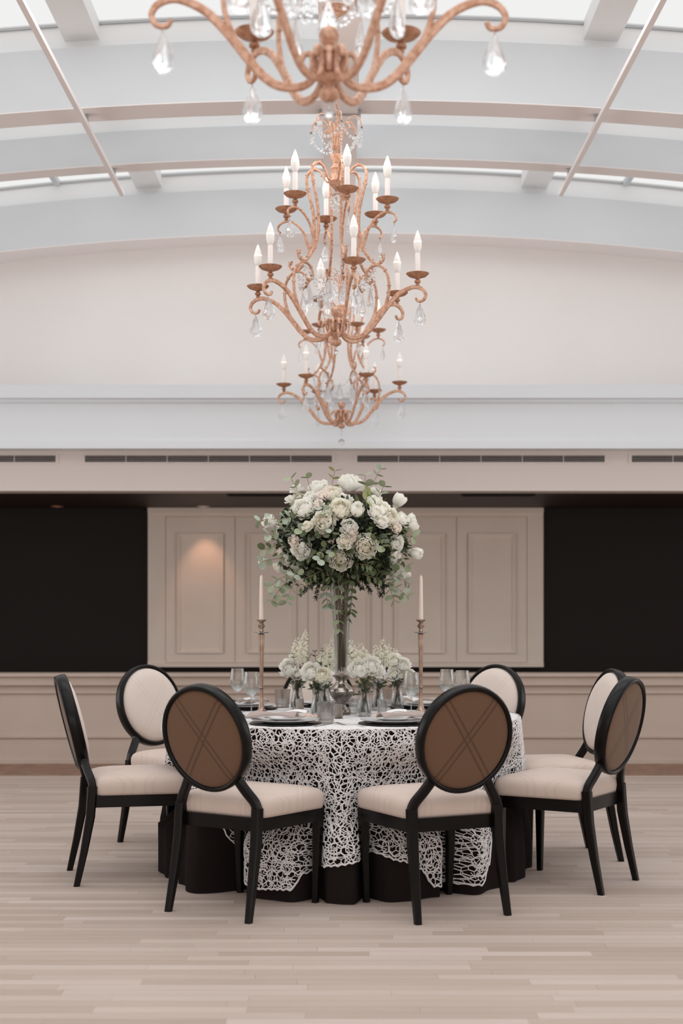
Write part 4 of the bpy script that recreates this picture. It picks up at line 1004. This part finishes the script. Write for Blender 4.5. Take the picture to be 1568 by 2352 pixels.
for (x, y, me, lb) in ((-0.014,6.86,me_v,'small silver votive glass just in front of the tall vase base'),(-0.215,7.28,me_v,'small silver votive glass at the foot of the left bud vases'),(0.205,7.16,me_vc,'small clear votive glass among the right bud vases'),(0.062,7.22,me_vc,'small clear votive glass tucked against the right of the vase base')):
    link('votive_glass', me, None, (x, y, ZT), label=lb, cat='glass', group='votive glasses')
me_w = MB().lathe([(0,0),(0.034,0),(0.035,0.0015),(0.02,0.004),(0.006,0.008),(0.0035,0.016),(0.0032,0.085),(0.005,0.098),(0.016,0.108),(0.032,0.126),(0.0395,0.148),(0.040,0.165),(0.037,0.190),(0.032,0.222),(0.0308,0.222),(0.0358,0.190),(0.0388,0.165),(0.0383,0.148),(0.031,0.128),(0.015,0.111),(0,0.104)], 28).mesh('wine_glass', M['clear'], True, False, 50)
me_ww = MB().lathe([(0,0.1045),(0.0145,0.111),(0.0305,0.1285),(0.037,0.146),(0,0.146)], 24).mesh('water_fill', M['water'], True, False, 50)  # water, in most bowls added to stand in for pale reflections
for (x, y, lb) in ((-0.536,7.33,'wine glass farther back of the left pair'),(-0.437,6.90,'wine glass nearer the viewer of the left pair'),(0.535,7.22,'wine glass seen above the near right chair, left of the pair'),(0.600,7.07,'wine glass seen above the near right chair, right of the pair'),
                   (0.335,6.84,'wine glass beside the right candlestick'),(0.205,7.64,'wine glass behind the right bud vases')):
    wg = link('wine_glass', me_w, None, (x, y, ZT), (0,0,0), label=lb, cat='glass', group='stemmed wine glasses'); link('water', me_ww, wg)

# ------------------------------------------------------------------ place settings
me_ch = MB().lathe([(0,0),(0.155,0),(0.164,0.002),(0.166,0.0045),(0.164,0.006),(0,0.006)], 40).mesh('charger', M['charger'], True, False, 50)
me_pl = MB().lathe([(0,0),(0.10,0),(0.105,0.002),(0.140,0.010),(0.156,0.014),(0.157,0.017),(0.142,0.016),(0.105,0.008),(0,0.007)], 40).mesh('dinner_plate', M['greyplate'], True, False, 50)
me_sp = MB().lathe([(0,0),(0.05,0),(0.055,0.003),(0.085,0.012),(0.095,0.014),(0.0955,0.016),(0.085,0.015),(0.055,0.006),(0,0.005)], 36).mesh('salad_plate', M['whiteplate'], True, False, 50)
def napkin_mesh():
    m = MB(); vs = []; fs = []; n = 16; w = 7
    for i in range(n+1):
        t = i/n; x = -0.15+0.23*t; hw_ = 0.016+0.030*abs(t-0.62)**1.2*2.2 + (0.028 if t < 0.15 else 0)*0.5
        for j in range(w+1):
            s_ = -1+2*j/w; z = 0.012+0.010*(1-s_*s_)+0.006*sin(8*t+3*s_)*(0.4+abs(t-.6))-0.006*(t < 0.1)
            vs.append((x, s_*hw_+0.004*sin(6*t), z))
    for i in range(n):
        for j in range(w): q = i*(w+1)+j; fs.append((q, q+1, q+w+2, q+w+1))
    k = len(vs); vs += [(v[0], v[1], v[2]-0.008) for v in vs]; fs += [tuple(reversed([i+k for i in f])) for f in fs]
    for i in range(n): fs += [(i*(w+1), (i+1)*(w+1), (i+1)*(w+1)+k, i*(w+1)+k), (i*(w+1)+w+k, (i+1)*(w+1)+w+k, (i+1)*(w+1)+w, i*(w+1)+w)]
    fs += [tuple([j for j in range(w+1)]+[j+k for j in range(w, -1, -1)]), tuple([n*(w+1)+j+k for j in range(w+1)]+[n*(w+1)+j for j in range(w, -1, -1)])]
    return m.add(vs, fs).mesh('napkin', M['taupe'], True, False, 60)
me_n = napkin_mesh()
def card_mesh():
    m = MB(); vs = []; fs = []; n = 10
    for i in range(n+1):
        t = i/n; x = -0.03+0.115*t; z = 0.020+0.012*sin(pi*t)*(1)+0.012*t*t
        vs += [(x, -0.038+0.02*t, z-0.008*t), (x, 0.0, z+0.004), (x, 0.040-0.018*t, z-0.004)]
    for i in range(n): q = 3*i; fs += [(q,q+1,q+4,q+3),(q+1,q+2,q+5,q+4)]
    k = len(vs); vs += [(a, b, c-0.0015) for a, b, c in vs]; fs += [tuple(reversed([i+k for i in f])) for f in fs]
    return m.add(vs, fs).mesh('folded_card', M['paper'], True, False, 60)
me_c = card_mesh()
PT = bloom([(1.0,85,.6,5,.3),(.8,60,.6,5,.2),(.5,35,.7,4,.2)], 33, .12, 'rose', M['peach'])
def fork_mesh():
    m = MB(); m.band([tuple(p) for p in spline([(0,0.003),(0.05,0.006),(0.11,0.004),(0.135,0.002)], 4)], 0.002, taper(13, .012, .006, .007, .5))
    m.box(0.13, 0.150, -0.011, 0.011, 0.001, 0.003)
    for k in range(4): y = -0.0095+k*0.0063; m.add([(0.150,y-.0015,.001),(0.150,y+.0015,.001),(0.192,y+.001,.007),(0.192,y-.001,.007),(0.150,y-.0015,.003),(0.150,y+.0015,.003),(0.192,y+.001,.0085),(0.192,y-.001,.0085)], [(3,2,1,0),(4,5,6,7),(0,1,5,4),(1,2,6,5),(2,3,7,6),(3,0,4,7)])
    return m.mesh('fork', M['silver'], True, False, 40)
me_f = fork_mesh()
me_k = MB().band([(0,0.003),(0.09,0.003),(0.095,0.003),(0.20,0.003),(0.215,0.003)], 0.003, [.014,.011,.018,.018,.006]).mesh('knife', M['silver'], True, False, 40)
for i, (x, y, f, lb, nm) in enumerate(CH):
    d = (Vector((x, y))-Vector((TX, TY))).normalized(); c = Vector((TX, TY))+d*0.655; a = atan2(-d.y, -d.x)-pi/2   # local +y points to the centre
    R = Matrix.Rotation(a, 4, 'Z')
    def P(lx, ly, z): q = R @ Vector((lx, ly, 0)); return (c.x+q.x, c.y+q.y, ZT+z)
    link('charger', me_ch, None, P(0,0,0), label='black charger under the plates at the %s seat' % nm, cat='plate', group='black chargers')
    link('dinner_plate', me_pl, None, P(0,0,0.0065), label='pearl grey dinner plate at the %s seat' % nm, cat='plate', group='grey dinner plates')
    link('salad_plate', me_sp, None, P(0,0,0.0145), label='small white plate on the grey one at the %s seat' % nm, cat='plate', group='white side plates')
    link('napkin', me_n, None, P(-0.01,-0.035,0.0330), (0,0,a+(pi if i == 1 else 0)+0.15), label='taupe folded napkin on the %s plate' % nm, cat='napkin', group='folded napkins')
    link('folded_card', me_c, None, P(0.0,0.055,0.0250), (0,0,a), label='white folded card on the %s plate' % nm, cat='card', group='folded cards')
    if i in (0, 1):
        b = thing('peach_flower', 'peach paper-thin blossom lying behind the %s plate' % nm, 'flower', P(0.03,0.185,0.024))
        link('rose', PT, b, (0,0,0), zq((0.2,-.3,1)), 0.024); link('rose', PT, b, (-0.045,0.0,-0.004), zq((-0.3,-.3,1)), 0.020); link('rose', PT, b, (0.04,0.01,-0.004), zq((0.4,-.1,1)), 0.018)
    link('fork', me_f, None, P(-0.185,-0.09,0.0), (0,0,a+pi/2+(0.35 if i == 1 else 0.03)), label='silver fork left of the %s plate' % nm, cat='fork', group='silver forks')
    link('knife', me_k, None, P(0.185,-0.10,0.0), (0,0,a+pi/2), label='silver knife right of the %s plate' % nm, cat='knife', group='silver knives')
print('leaves', nleaf, 'planks', n_pl)
